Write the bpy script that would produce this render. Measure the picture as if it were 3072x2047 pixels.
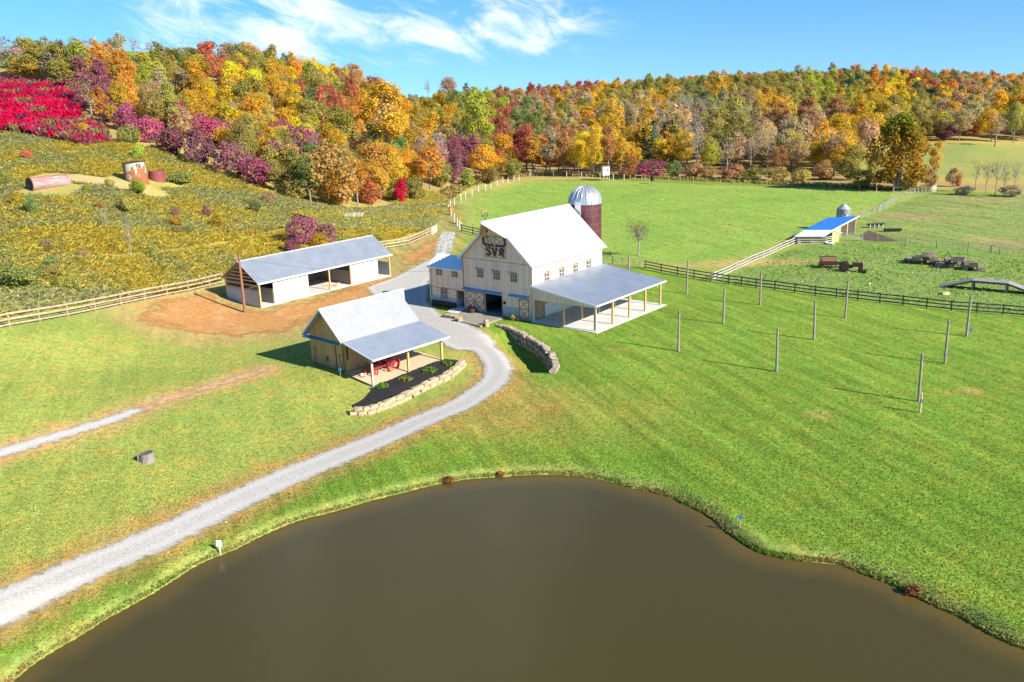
import bpy, bmesh, math, random
import numpy as np
from mathutils import Matrix, Vector
for o in list(bpy.data.objects): bpy.data.objects.remove(o)
SC = bpy.context.scene
COL = SC.collection
rad = math.radians
# ------------------------------------------------------------------ camera
FPX, PITCH, ROLL, CAMH = 2622.27, rad(15.983), rad(1.782), 26.7
_f = np.array([0, math.cos(PITCH), -math.sin(PITCH)])
_r0 = np.array([1.0, 0, 0]); _u0 = np.array([0, math.sin(PITCH), math.cos(PITCH)])
_r = _r0*math.cos(ROLL) - _u0*math.sin(ROLL)
_u = _r0*math.sin(ROLL) + _u0*math.cos(ROLL)
cam = bpy.data.cameras.new('camera'); cam.sensor_width = 36; cam.lens = FPX/3072*36
cam.clip_start = 0.5; cam.clip_end = 6000
camo = bpy.data.objects.new('camera', cam); COL.objects.link(camo)
camo.matrix_world = Matrix(((_r[0], _u[0], -_f[0], 0), (_r[1], _u[1], -_f[1], 0), (_r[2], _u[2], -_f[2], CAMH), (0, 0, 0, 1)))
SC.camera = camo
# ------------------------------------------------------------------ light, sky, exposure
SUN_AZ, SUN_EL = rad(-34), rad(31)            # azimuth from +x, counter-clockwise
sun_dir = Vector((math.cos(SUN_AZ)*math.cos(SUN_EL), math.sin(SUN_AZ)*math.cos(SUN_EL), math.sin(SUN_EL)))
sl = bpy.data.lights.new('sun', 'SUN'); sl.energy = 5.0; sl.angle = rad(0.53); sl.color = (1, 0.94, 0.84)
slo = bpy.data.objects.new('sun', sl); COL.objects.link(slo)
slo.rotation_euler = sun_dir.to_track_quat('Z', 'Y').to_euler()
SC.view_settings.view_transform = 'Standard'; SC.view_settings.look = 'None'
SC.view_settings.exposure = 1.0; SC.view_settings.gamma = 1
W = bpy.data.worlds.new('World'); SC.world = W; W.use_nodes = True
nt = W.node_tree; nt.nodes.clear()
def nd(nt, t, **k):
    n = nt.nodes.new(t)
    for a, b in k.items():
        if a.startswith('i_'):
            n.inputs[int(a[2:]) if a[2:].isdigit() else a[2:]].default_value = b
        else: setattr(n, a, b)
    return n
def lk(nt, a, b): nt.links.new(a, b)
def mth(nt, op, a, b=None, c=None, clamp=False):
    n = nt.nodes.new('ShaderNodeMath'); n.operation = op; n.use_clamp = clamp
    for i, v in enumerate((a, b, c)):
        if v is None: continue
        if isinstance(v, (int, float)): n.inputs[i].default_value = v
        else: nt.links.new(v, n.inputs[i])
    return n.outputs[0]
def sstep(nt, v, a, b):
    n = nt.nodes.new('ShaderNodeMapRange'); n.interpolation_type = 'SMOOTHSTEP'
    nt.links.new(v, n.inputs[0]); n.inputs[1].default_value = a; n.inputs[2].default_value = b
    return n.outputs[0]
def mixc(nt, f, a, b, mode='MIX'):
    n = nt.nodes.new('ShaderNodeMix'); n.data_type = 'RGBA'; n.blend_type = mode; n.clamp_factor = True
    for i, v in ((0, f), (6, a), (7, b)):
        if isinstance(v, (int, float)): n.inputs[i].default_value = v
        elif isinstance(v, tuple): n.inputs[i].default_value = (v[0], v[1], v[2], 1)
        else: nt.links.new(v, n.inputs[i])
    return n.outputs[2]
sky = nd(nt, 'ShaderNodeTexSky', sky_type='NISHITA', sun_disc=False, sun_elevation=SUN_EL,
         sun_rotation=math.atan2(sun_dir.x, sun_dir.y), altitude=300, air_density=1.0, dust_density=0.25, ozone_density=2.2)
hs = nd(nt, 'ShaderNodeHueSaturation'); hs.inputs['Saturation'].default_value = 1.34; hs.inputs['Hue'].default_value = 0.497; hs.inputs['Value'].default_value = 1.15
lk(nt, sky.outputs[0], hs.inputs['Color'])
tc = nd(nt, 'ShaderNodeTexCoord'); smp = nd(nt, 'ShaderNodeMapping'); smp.inputs['Location'].default_value = (0, 0, .11); smp.inputs['Scale'].default_value = (1, 1, .9)
snm = nd(nt, 'ShaderNodeVectorMath', operation='NORMALIZE'); lk(nt, tc.outputs['Generated'], smp.inputs[0]); lk(nt, smp.outputs[0], snm.inputs[0]); lk(nt, snm.outputs[0], sky.inputs['Vector'])
sx = nd(nt, 'ShaderNodeSeparateXYZ'); lk(nt, tc.outputs['Generated'], sx.inputs[0])
az = mth(nt, 'ARCTAN2', sx.outputs[0], sx.outputs[1])
el = mth(nt, 'ARCSINE', sx.outputs[2])
cb = nd(nt, 'ShaderNodeCombineXYZ')
lk(nt, mth(nt, 'ADD', mth(nt, 'MULTIPLY', az, 15.0), mth(nt, 'MULTIPLY', el, 7.0)), cb.inputs[0])
lk(nt, mth(nt, 'ADD', mth(nt, 'MULTIPLY', el, 30.0), mth(nt, 'MULTIPLY', az, 5.0)), cb.inputs[1])
cb.inputs[2].default_value = 3.7
cn = nd(nt, 'ShaderNodeTexNoise'); cn.inputs['Scale'].default_value = 1.0; cn.inputs['Detail'].default_value = 9
cn.inputs['Roughness'].default_value = 0.6; cn.inputs['Distortion'].default_value = 0.7
lk(nt, cb.outputs[0], cn.inputs['Vector'])
reg = mth(nt, 'MULTIPLY', sstep(nt, az, -0.47, -0.30), mth(nt, 'SUBTRACT', 1.0, sstep(nt, az, 0.03, 0.17)))
reg = mth(nt, 'MULTIPLY', reg, sstep(nt, el, 0.012, 0.055))
dens = sstep(nt, mth(nt, 'ADD', cn.outputs[0], mth(nt, 'MULTIPLY', reg, 0.20)), 0.56, 0.92)
dens = mth(nt, 'MULTIPLY', dens, reg)
sc_ = mixc(nt, 1.0, hs.outputs[0], (.86, .98, 1.08), 'MULTIPLY')
skyc = mixc(nt, mth(nt, 'MULTIPLY', dens, 0.93), sc_, (8.2, 8.4, 8.8))
bg = nd(nt, 'ShaderNodeBackground'); bg.inputs['Strength'].default_value = 0.078
lk(nt, skyc, bg.inputs[0]); wo = nd(nt, 'ShaderNodeOutputWorld'); lk(nt, bg.outputs[0], wo.inputs[0])
# ------------------------------------------------------------------ helpers
rng = np.random.default_rng(11); random.seed(11)
def ray(x, y): return _f + _r*(x-1536)/FPX - _u*(y-1023.5)/FPX
def at_z(x, y, z):
    d = ray(x, y); return np.array([0, 0, CAMH]) + d*((z-CAMH)/d[2])
def at_y(x, y, Y):
    d = ray(x, y); return np.array([0, 0, CAMH]) + d*(Y/d[1])
def to_px(P):
    d = np.asarray(P, float) - np.array([0, 0, CAMH]); w = d @ _f
    return 1536 + FPX*(d @ _r)/w, 1023.5 - FPX*(d @ _u)/w
def tag(o, label=None, cat=None, group=None, kind=None):
    if label: o['label'] = label
    if cat: o['category'] = cat
    if group: o['group'] = group
    if kind: o['kind'] = kind
    return o
def empty(name, loc, rz=0, label=None, cat=None, group=None):
    o = bpy.data.objects.new(name, None); COL.objects.link(o); o.empty_display_size = 0.3
    o.location = loc; o.rotation_euler = (0, 0, rz)
    return tag(o, label, cat, group)
def link(name, me, parent=None, loc=None, rz=0):
    o = bpy.data.objects.new(name, me); COL.objects.link(o)
    if parent is not None: o.parent = parent
    if loc is not None: o.location = loc
    if rz: o.rotation_euler = (0, 0, rz)
    return o
def copy_tree(o, parent=None):
    c = o.copy(); COL.objects.link(c); c.parent = parent
    for ch in o.children: copy_tree(ch, c)
    return c
class MB:
    def __init__(s): s.v = []; s.f = []
    def add(s, vs, fs):
        n = len(s.v); s.v += [tuple(map(float, v)) for v in vs]; s.f += [tuple(i+n for i in f) for f in fs]; return s
    def box(s, x0, y0, z0, x1, y1, z1):
        return s.add([(x0,y0,z0),(x1,y0,z0),(x1,y1,z0),(x0,y1,z0),(x0,y0,z1),(x1,y0,z1),(x1,y1,z1),(x0,y1,z1)],
                     [(3,2,1,0),(4,5,6,7),(0,1,5,4),(1,2,6,5),(2,3,7,6),(3,0,4,7)])
    def beam(s, p, q, w, h, up=(0,0,1)):
        p = Vector(p); q = Vector(q); d = (q-p).normalized(); up = Vector(up)
        a = d.cross(up)
        if a.length < 1e-4: a = d.cross(Vector((1,0,0)))
        a.normalize(); b = a.cross(d)
        a = a*(w/2); b = b*(h/2)
        return s.add([p-a-b, p+a-b, p+a+b, p-a+b, q-a-b, q+a-b, q+a+b, q-a+b],
                     [(0,1,2,3),(7,6,5,4),(0,4,5,1),(1,5,6,2),(2,6,7,3),(3,7,4,0)])
    def tube(s, p, q, r0, r1=None, n=8, caps=True):
        r1 = r0 if r1 is None else r1
        p = Vector(p); q = Vector(q); d = (q-p).normalized()
        a = d.orthogonal().normalized(); b = d.cross(a)
        vs = [c + (a*math.cos(2*math.pi*i/n) + b*math.sin(2*math.pi*i/n))*r for c, r in ((p, r0), (q, r1)) for i in range(n)]
        fs = [(i, (i+1) % n, n+(i+1) % n, n+i) for i in range(n)]
        if caps: fs += [tuple(range(n-1, -1, -1)), tuple(range(n, 2*n))]
        return s.add(vs, fs)
    def path(s, pts, r, n=6):
        for a, b in zip(pts[:-1], pts[1:]): s.tube(a, b, r, r, n)
        return s
    def lathe(s, prof, n=24, c=(0,0,0), a0=0, a1=2*math.pi, cap=True):
        full = abs(a1-a0-2*math.pi) < 1e-6; m = n if full else n+1
        vs = [(c[0]+r*math.cos(a0+(a1-a0)*i/n), c[1]+r*math.sin(a0+(a1-a0)*i/n), c[2]+z) for r, z in prof for i in range(m)]
        fs = []
        for k in range(len(prof)-1):
            for i in range(n):
                j = (i+1) % m; fs.append((k*m+i, k*m+j, (k+1)*m+j, (k+1)*m+i))
        if cap and full:
            fs.append(tuple(range(m-1, -1, -1))); fs.append(tuple((len(prof)-1)*m+i for i in range(m)))
        return s.add(vs, fs)
    def prism(s, poly, vec):
        n = len(poly); vec = Vector(vec)
        vs = [Vector(p) for p in poly] + [Vector(p)+vec for p in poly]
        return s.add(vs, [tuple(range(n-1, -1, -1)), tuple(range(n, 2*n))] + [(i, (i+1) % n, n+(i+1) % n, n+i) for i in range(n)])
    def rock(s, c, d, rz=0, jit=0.12, seed=0, bev=.13):
        R = random.Random(seed); bm = bmesh.new(); bmesh.ops.create_cube(bm, size=1)
        bmesh.ops.bevel(bm, geom=list(bm.edges), offset=bev, segments=2, profile=0.6, affect='EDGES')
        cs, sn = math.cos(rz), math.sin(rz); sh = [R.uniform(-.15, .15) for _ in range(6)]
        vs = []
        for v in bm.verts:
            x, y, z = v.co
            x += sh[0]*z + sh[1]*y*0.5 + R.uniform(-jit, jit)*.35; y += sh[2]*z + R.uniform(-jit, jit)*.35; z += sh[3]*x*0.6 + sh[4]*y*.6 + R.uniform(-jit, jit)*.35
            x *= d[0]; y *= d[1]; z *= d[2]
            vs.append((c[0]+x*cs-y*sn, c[1]+x*sn+y*cs, c[2]+z))
        bm.verts.index_update()
        fs = [tuple(v.index for v in f.verts) for f in bm.faces]; bm.free()
        return s.add(vs, fs)
    def build(s, name, mat, parent=None, loc=None, rz=0, smooth=False):
        me = bpy.data.meshes.new(name); me.from_pydata(s.v, [], s.f); me.update()
        bm = bmesh.new(); bm.from_mesh(me); bmesh.ops.recalc_face_normals(bm, faces=bm.faces); bm.to_mesh(me); bm.free()
        if smooth:
            for p in me.polygons: p.use_smooth = True
            try: me.set_sharp_from_angle(angle=rad(40))
            except Exception: pass
        me.materials.append(mat)
        return link(name, me, parent, loc, rz)
def np_mesh(name, V, F, mat, attrs=None, smooth=False):
    me = bpy.data.meshes.new(name); k = F.shape[1]
    me.vertices.add(len(V)); me.vertices.foreach_set('co', np.asarray(V, np.float32).ravel())
    me.loops.add(F.size); me.loops.foreach_set('vertex_index', F.astype(np.int32).ravel())
    me.polygons.add(len(F)); me.polygons.foreach_set('loop_start', np.arange(0, F.size, k, dtype=np.int32))
    if smooth: me.polygons.foreach_set('use_smooth', np.ones(len(F), bool))
    me.update(calc_edges=True)
    for n, (t, dom, a) in (attrs or {}).items():
        at = me.attributes.new(n, t, dom)
        at.data.foreach_set('value' if t == 'FLOAT' else 'color', np.asarray(a, np.float32).ravel())
    me.materials.append(mat); return me
# ------------------------------------------------------------------ materials
def newmat(name):
    m = bpy.data.materials.new(name); m.use_nodes = True; t = m.node_tree
    return m, t, t.nodes['Principled BSDF']
def objco(t, scale=(1,1,1), src='Object'):
    c = nd(t, 'ShaderNodeTexCoord'); mp = nd(t, 'ShaderNodeMapping'); mp.inputs['Scale'].default_value = scale
    lk(t, c.outputs[src], mp.inputs[0]); return mp.outputs[0]
def noise(t, vec, scale, detail=5, rough=.55, dist=0):
    n = nd(t, 'ShaderNodeTexNoise'); n.inputs['Scale'].default_value = scale; n.inputs['Detail'].default_value = detail
    n.inputs['Roughness'].default_value = rough; n.inputs['Distortion'].default_value = dist
    lk(t, vec, n.inputs['Vector']); return n.outputs[0]
def bump(t, b, h, strength, dist):
    n = nd(t, 'ShaderNodeBump'); n.inputs['Strength'].default_value = strength; n.inputs['Distance'].default_value = dist
    lk(t, h, n.inputs['Height']); lk(t, n.outputs[0], b.inputs['Normal'])
def generic(name, c1, c2, scale=3, rough=.8, metal=0, bmp=0, stretch=(1,1,1), lo=.3, hi=.7, spec=.5, c3=None):
    m, t, b = newmat(name); v = objco(t, stretch)
    n = noise(t, v, scale, 8, .62)
    col = mixc(t, sstep(t, n, lo, hi), c1, c2)
    if c3 is not None:
        n2 = noise(t, v, scale*.37, 6, .65, .4); col = mixc(t, sstep(t, n2, .52, .62), col, c3)
    lk(t, col, b.inputs['Base Color']); b.inputs['Roughness'].default_value = rough; b.inputs['Metallic'].default_value = metal
    b.inputs['Specular IOR Level'].default_value = spec
    if bmp: bump(t, b, n, bmp, .05)
    return m
def planks(name, c1, c2, w=.22, knots=True, gap=.35, kn=(.16,.09,.05), rough=.85, horiz=False):
    m, t, b = newmat(name); c = nd(t, 'ShaderNodeTexCoord'); s = nd(t, 'ShaderNodeSeparateXYZ'); lk(t, c.outputs['Object'], s.inputs[0])
    a = s.outputs[2] if horiz else mth(t, 'ADD', s.outputs[0], s.outputs[1])
    q = mth(t, 'DIVIDE', a, w); fl = mth(t, 'FLOOR', q); fr = mth(t, 'FRACT', q)
    wn = nd(t, 'ShaderNodeTexWhiteNoise', noise_dimensions='1D'); lk(t, fl, wn.inputs['W'])
    mp = nd(t, 'ShaderNodeMapping'); mp.inputs['Scale'].default_value = (1,1,6) if horiz else (7,7,.55); lk(t, c.outputs['Object'], mp.inputs[0])
    gr = noise(t, mp.outputs[0], 2.2, 6, .6)
    f = mth(t, 'ADD', mth(t, 'MULTIPLY', wn.outputs[0], .65), mth(t, 'MULTIPLY', gr, .5))
    col = mixc(t, mth(t, 'SUBTRACT', f, .08, clamp=True), c1, c2)
    if knots:
        vo = nd(t, 'ShaderNodeTexVoronoi'); vo.inputs['Scale'].default_value = 1.9; lk(t, c.outputs['Object'], vo.inputs['Vector'])
        col = mixc(t, mth(t, 'MULTIPLY', mth(t, 'SUBTRACT', 1.0, sstep(t, vo.outputs['Distance'], .08, .17)), .75), col, kn)
    g = mth(t, 'LESS_THAN', fr, .10)
    col = mixc(t, mth(t, 'MULTIPLY', g, gap), col, (.12,.08,.05))
    lk(t, col, b.inputs['Base Color']); b.inputs['Roughness'].default_value = rough; b.inputs['Specular IOR Level'].default_value = .25
    return m
M = {}
M['pine'] = planks('pine_siding', (.80,.53,.385), (.95,.75,.59), .26, True, .62)
M['pine_white'] = planks('pale_siding', (.50,.435,.375), (.62,.56,.50), .24, True, .2, (.26,.17,.10))
M['loft'] = planks('loft_siding', (.50,.33,.18), (.64,.46,.28), .2)
M['oldwood'] = planks('old_siding', (.40,.235,.10), (.66,.43,.21), .19, True, .6)
M['trim'] = generic('brown_trim', (.34,.19,.09), (.46,.28,.14), 4, stretch=(1,1,.4))
M['oak'] = generic('post_wood', (.55,.34,.13), (.66,.45,.21), 5, stretch=(3,3,.5))
M['fence_wood'] = generic('fence_wood', (.33,.24,.16), (.48,.38,.27), 2.5, lo=.35, hi=.65)
M['fence_post'] = generic('fence_post_wood', (.34,.20,.10), (.45,.29,.16), 4)
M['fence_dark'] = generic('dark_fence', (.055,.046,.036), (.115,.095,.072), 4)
M['fence_grey'] = generic('grey_fence', (.36,.33,.28), (.47,.43,.37), 4)
M['greywood'] = generic('weathered_wood', (.19,.16,.125), (.33,.28,.225), 5, stretch=(4,4,.6))
M['polewood'] = generic('pole_wood', (.20,.085,.04), (.30,.15,.08), 5, stretch=(4,4,.4))
M['deckwood'] = planks('deck_boards', (.21,.195,.19), (.33,.31,.30), .16, False, .5)
M['white'] = generic('white_paint', (.76,.76,.75), (.82,.82,.80), 2, rough=.5)
M['roofwhite'] = generic('white_roof_metal', (.80,.80,.79), (.86,.86,.85), .8, rough=.42, metal=.25)
M['galv'] = generic('galvanised_roof', (.27,.30,.335), (.33,.36,.39), .6, rough=.42, metal=.35, stretch=(1,1,1))
M['galv2'] = generic('galvanised_porch_roof', (.36,.40,.45), (.43,.47,.52), .7, rough=.34, metal=.45)
M['galvwhite'] = generic('bright_galvanised_roof', (.33,.34,.34), (.39,.39,.39), .8, rough=.5, metal=.2)
M['awning'] = generic('sky_tinted_metal', (.10,.38,.80), (.13,.44,.86), 1, rough=.3, metal=.85)  # plain metal; the blue of reflected sky is put into its base colour
M['domemetal'] = generic('dome_metal', (.50,.51,.52), (.60,.60,.60), 1, rough=.32, metal=.6)
M['concrete'] = generic('concrete', (.52,.49,.44), (.62,.59,.54), .6, rough=.85, lo=.35, hi=.65)
M['paving'] = generic('old_concrete', (.22,.20,.15), (.30,.27,.21), .8)
M['block'] = generic('block_wall', (.36,.40,.42), (.48,.50,.51), 1.5, bmp=.2, stretch=(1,1,2))
M['dark'] = generic('dark_interior', (.03,.028,.025), (.05,.045,.04), 1)
M['floor'] = generic('barn_floor', (.16,.17,.18), (.24,.25,.26), 1)
M['iron'] = generic('black_iron', (.025,.02,.02), (.05,.035,.03), 6, rough=.6)
M['letters'] = generic('branded_letters', (.045,.024,.024), (.08,.045,.043), 8, rough=.8)
M['brown'] = generic('barrel_wood', (.05,.025,.022), (.09,.045,.035), 5)
M['rust'] = generic('rusty_iron', (.032,.015,.011), (.095,.036,.022), 4, rough=.9, bmp=.3)
M['rustorange'] = generic('orange_rust', (.17,.062,.03), (.30,.11,.055), 5)
M['redpaint'] = generic('red_paint', (.42,.02,.03), (.55,.05,.06), 5, rough=.5)
M['black'] = generic('black_rubber', (.018,.018,.018), (.035,.033,.03), 6)
M['plasticwhite'] = generic('white_plastic', (.70,.70,.68), (.78,.78,.76), 3, rough=.5)
M['blue'] = generic('blue_paint', (.02,.10,.30), (.03,.14,.36), 3, rough=.5)
M['yellowflower'] = generic('yellow_flower', (.62,.42,.02), (.70,.52,.04), 9)
M['terracotta'] = generic('tan_pot', (.35,.22,.13), (.42,.28,.17), 5)
M['stone'] = generic('sandstone', (.33,.235,.125), (.53,.41,.255), 2.2, rough=.95, bmp=.5, c3=(.24,.165,.09))
M['quarry'] = generic('dark_quarry_stone', (.17,.13,.085), (.38,.30,.205), 2.0, rough=.95, bmp=.5, c3=(.11,.09,.065))
M['stonedark'] = generic('wall_stone', (.26,.20,.13), (.48,.40,.29), 2.2, rough=.95, bmp=.5, c3=(.14,.115,.085))
M['stump'] = generic('stump_bark', (.17,.135,.115), (.28,.23,.195), 6, stretch=(3,3,.6), bmp=.5)
M['stumptop'] = generic('stump_top', (.05,.045,.04), (.16,.12,.09), 5)
M['mesh'] = None
def silo_mat():
    m, t, b = newmat('silo_wall'); c = nd(t, 'ShaderNodeTexCoord'); s = nd(t, 'ShaderNodeSeparateXYZ'); lk(t, c.outputs['Object'], s.inputs[0])
    z = mth(t, 'DIVIDE', s.outputs[2], 1.02); fz = mth(t, 'FRACT', z); iz = mth(t, 'FLOOR', z)
    a = mth(t, 'MULTIPLY', mth(t, 'ARCTAN2', s.outputs[1], s.outputs[0]), 8/(2*math.pi))
    a = mth(t, 'ADD', a, mth(t, 'MULTIPLY', iz, .5)); fa = mth(t, 'FRACT', a)
    cb = nd(t, 'ShaderNodeCombineXYZ'); lk(t, mth(t, 'FLOOR', a), cb.inputs[0]); lk(t, iz, cb.inputs[1])
    wn = nd(t, 'ShaderNodeTexWhiteNoise'); lk(t, cb.outputs[0], wn.inputs[0])
    v = objco(t, (1,1,.25)); n = noise(t, v, 3, 7, .7)
    col = mixc(t, wn.outputs[0], (.070,.016,.022), (.105,.026,.032))
    col = mixc(t, sstep(t, n, .60, .74), col, (.20,.10,.11))
    seam = mth(t, 'MAXIMUM', mth(t, 'LESS_THAN', fz, .045), mth(t, 'LESS_THAN', fa, .03))
    col = mixc(t, mth(t, 'MULTIPLY', seam, .6), col, (.24,.11,.12))
    lk(t, col, b.inputs['Base Color']); b.inputs['Roughness'].default_value = .55; return m
M['silo'] = silo_mat()
def tank_mat():
    m, t, b = newmat('rust_streaked_paint'); v = objco(t, (1,1,.8)); n = noise(t, v, 1.0, 8, .68, .6)
    c = nd(t, 'ShaderNodeTexCoord'); s = nd(t, 'ShaderNodeSeparateXYZ'); lk(t, c.outputs['Object'], s.inputs[0])
    k = mth(t, 'SUBTRACT', n, mth(t, 'MULTIPLY', s.outputs[2], .042))
    col = mixc(t, sstep(t, k, .36, .42), (.36,.40,.31), (.28,.095,.035))
    lk(t, col, b.inputs['Base Color']); b.inputs['Roughness'].default_value = .8; return m
M['tank'] = tank_mat()
M['tanklying'] = generic('faded_red_tank', (.24,.09,.075), (.36,.25,.23), 1.1, rough=.7, stretch=(.6,2,2), c3=(.32,.25,.25))
M['tankred'] = generic('dull_red_tank', (.17,.035,.035), (.24,.06,.055), 2, rough=.7)
def glass_mat():
    m, t, b = newmat('window_glass'); b.inputs['Base Color'].default_value = (.03,.035,.045,1); b.inputs['Roughness'].default_value = .08
    b.inputs['Specular IOR Level'].default_value = .8; return m
M['glass'] = glass_mat()
def net_mat():
    m, t, b = newmat('wire_netting'); v = objco(t); ch = nd(t, 'ShaderNodeSeparateXYZ'); lk(t, v, ch.inputs[0])
    h = mth(t, 'ADD', ch.outputs[0], ch.outputs[1])
    w = mth(t, 'MAXIMUM', mth(t, 'LESS_THAN', mth(t, 'FRACT', mth(t, 'MULTIPLY', h, 6.5)), .05), mth(t, 'LESS_THAN', mth(t, 'FRACT', mth(t, 'MULTIPLY', ch.outputs[2], 6.5)), .05))
    b.inputs['Base Color'].default_value = (.36,.36,.34,1); b.inputs['Roughness'].default_value = .6
    lk(t, w, b.inputs['Alpha']); return m
M['net'] = net_mat()
def ground_mat():
    m, t, b = newmat('ground'); at = nd(t, 'ShaderNodeAttribute', attribute_name='zone'); ml = nd(t, 'ShaderNodeAttribute', attribute_name='mow')
    v = objco(t); n0 = noise(t, v, .09, 4, .6); n1 = noise(t, v, .55, 6, .62, .3); n2 = noise(t, v, 2.4, 6, .65); n3 = noise(t, v, 7.5, 4, .7)
    c = nd(t, 'ShaderNodeTexCoord'); mp = nd(t, 'ShaderNodeMapping'); mp.vector_type = 'TEXTURE'; mp.inputs['Rotation'].default_value = (0,0,rad(-70)); mp.inputs['Scale'].default_value = (12,1.0,1)
    lk(t, c.outputs['Object'], mp.inputs[0]); st = noise(t, mp.outputs[0], 1.0, 5, .6)
    z = at.outputs['Color']
    col = mixc(t, mth(t, 'MULTIPLY', sstep(t, n1, .44, .68), .62), z, mixc(t, 1.0, z, (1.62,1.02,1.0), 'MULTIPLY'))
    col = mixc(t, mth(t, 'MULTIPLY', sstep(t, n0, .45, .65), .45), col, mixc(t, 1.0, z, (.66,.88,.72), 'MULTIPLY'))
    n5 = noise(t, v, 1.1, 5, .7, .8); col = mixc(t, mth(t, 'MULTIPLY', sstep(t, n5, .58, .70), .38), col, mixc(t, 1.0, z, (.55,.90,1.25), 'MULTIPLY'))
    br = mth(t, 'ADD', .28, mth(t, 'MULTIPLY', n2, .98)); br = mth(t, 'MULTIPLY', br, mth(t, 'ADD', .36, mth(t, 'MULTIPLY', n3, 1.30)))
    sm = mth(t, 'ADD', 1.0, mth(t, 'MULTIPLY', mth(t, 'MULTIPLY', mth(t, 'SUBTRACT', st, .5), 1.5), ml.outputs['Fac']))
    br = mth(t, 'MULTIPLY', mth(t, 'MULTIPLY', br, sm), 1.32)
    vm = nd(t, 'ShaderNodeVectorMath', operation='SCALE'); lk(t, col, vm.inputs[0]); lk(t, br, vm.inputs['Scale'])
    lk(t, vm.outputs[0], b.inputs['Base Color']); b.inputs['Roughness'].default_value = 1; b.inputs['Specular IOR Level'].default_value = .1
    bump(t, b, mth(t, 'ADD', n2, mth(t, 'MULTIPLY', n3, .5)), .55, .22)
    return m
M['ground'] = ground_mat()
def sheet_mat(name, c1, c2, c3, scale, amp=1.2, soft=.5, patch=None, bmp=.5, es=1.6, ruts=False):
    """ragged-edged ground cover: 'edge' holds metres inside the border"""
    m, t, b = newmat(name); v = objco(t); at = nd(t, 'ShaderNodeAttribute', attribute_name='edge')
    n = noise(t, v, scale, 6, .7); nb = noise(t, v, .45, 5, .6); ne = noise(t, v, es, 7, .7)
    col = mixc(t, sstep(t, n, .32, .68), c1, c2); col = mixc(t, mth(t, 'MULTIPLY', sstep(t, nb, .5, .72), .6), col, c3)
    if ruts:
        e0 = mth(t, 'ADD', at.outputs['Fac'], mth(t, 'MULTIPLY', mth(t, 'SUBTRACT', nb, .5), .5))
        rt = mth(t, 'SUBTRACT', 1.0, sstep(t, mth(t, 'ABSOLUTE', mth(t, 'SUBTRACT', e0, .95)), .12, .42))
        col = mixc(t, mth(t, 'MULTIPLY', rt, .35), col, (.52,.49,.44)); ed = mth(t, 'SUBTRACT', 1.0, sstep(t, e0, -.1, .75)); col = mixc(t, mth(t, 'MULTIPLY', ed, .75), col, (.34,.26,.16))
    lk(t, col, b.inputs['Base Color']); b.inputs['Roughness'].default_value = .95; b.inputs['Specular IOR Level'].default_value = .15
    e = mth(t, 'ADD', at.outputs['Fac'], mth(t, 'MULTIPLY', mth(t, 'SUBTRACT', ne, .5), amp*2))
    a = sstep(t, e, 0, soft)
    if patch: a = mth(t, 'MULTIPLY', a, sstep(t, noise(t, v, patch[0], 6, .72), patch[1], patch[2]))
    lk(t, a, b.inputs['Alpha']); bump(t, b, n, bmp, .06); return m
M['gravel'] = sheet_mat('gravel', (.28,.26,.23), (.525,.495,.445), (.40,.35,.275), 9.0, 1.1, .5, bmp=.3, ruts=True)
M['gravel_pale'] = sheet_mat('pale_stone_track', (.42,.41,.39), (.66,.65,.62), (.5,.42,.3), 6.0, 1.3, .3, (2.0,.44,.52))
M['dirt'] = sheet_mat('bare_dirt', (.36,.165,.048), (.50,.26,.09), (.52,.34,.16), 2.0, 5.5, 2.4, es=.32)
M['dirt_track'] = sheet_mat('worn_dirt', (.42,.24,.11), (.54,.36,.20), (.46,.33,.2), 3.0, 1.0, .7, (.9,.34,.52))
M['peagravel'] = sheet_mat('pea_gravel', (.46,.34,.20), (.60,.47,.31), (.5,.38,.24), 9.0, .1, .1)
M['mulch'] = sheet_mat('mulch', (.012,.011,.013), (.05,.045,.045), (.02,.018,.02), 6.0, .25, .1, None, 1.0)
M['muck'] = sheet_mat('muck', (.08,.05,.035), (.15,.10,.07), (.1,.07,.05), 3.0, 1.0, .6)
def pond_mat():
    m, t, b = newmat('pond_water'); at = nd(t, 'ShaderNodeAttribute', attribute_name='edge'); v = objco(t)
    n = noise(t, v, .8, 5, .6)
    f = sstep(t, mth(t, 'ADD', at.outputs['Fac'], mth(t, 'MULTIPLY', mth(t, 'SUBTRACT', n, .5), 1.6)), 0.0, 2.6)
    col = mixc(t, f, (.100,.068,.015), (.056,.046,.0125))
    lk(t, col, b.inputs['Base Color']); b.inputs['Roughness'].default_value = .11; b.inputs['IOR'].default_value = 1.33; b.inputs['Specular IOR Level'].default_value = .3
    bump(t, b, noise(t, objco(t, (1,2.2,1)), 2.6, 4, .6), .075, .1); return m
M['water'] = pond_mat()
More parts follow.
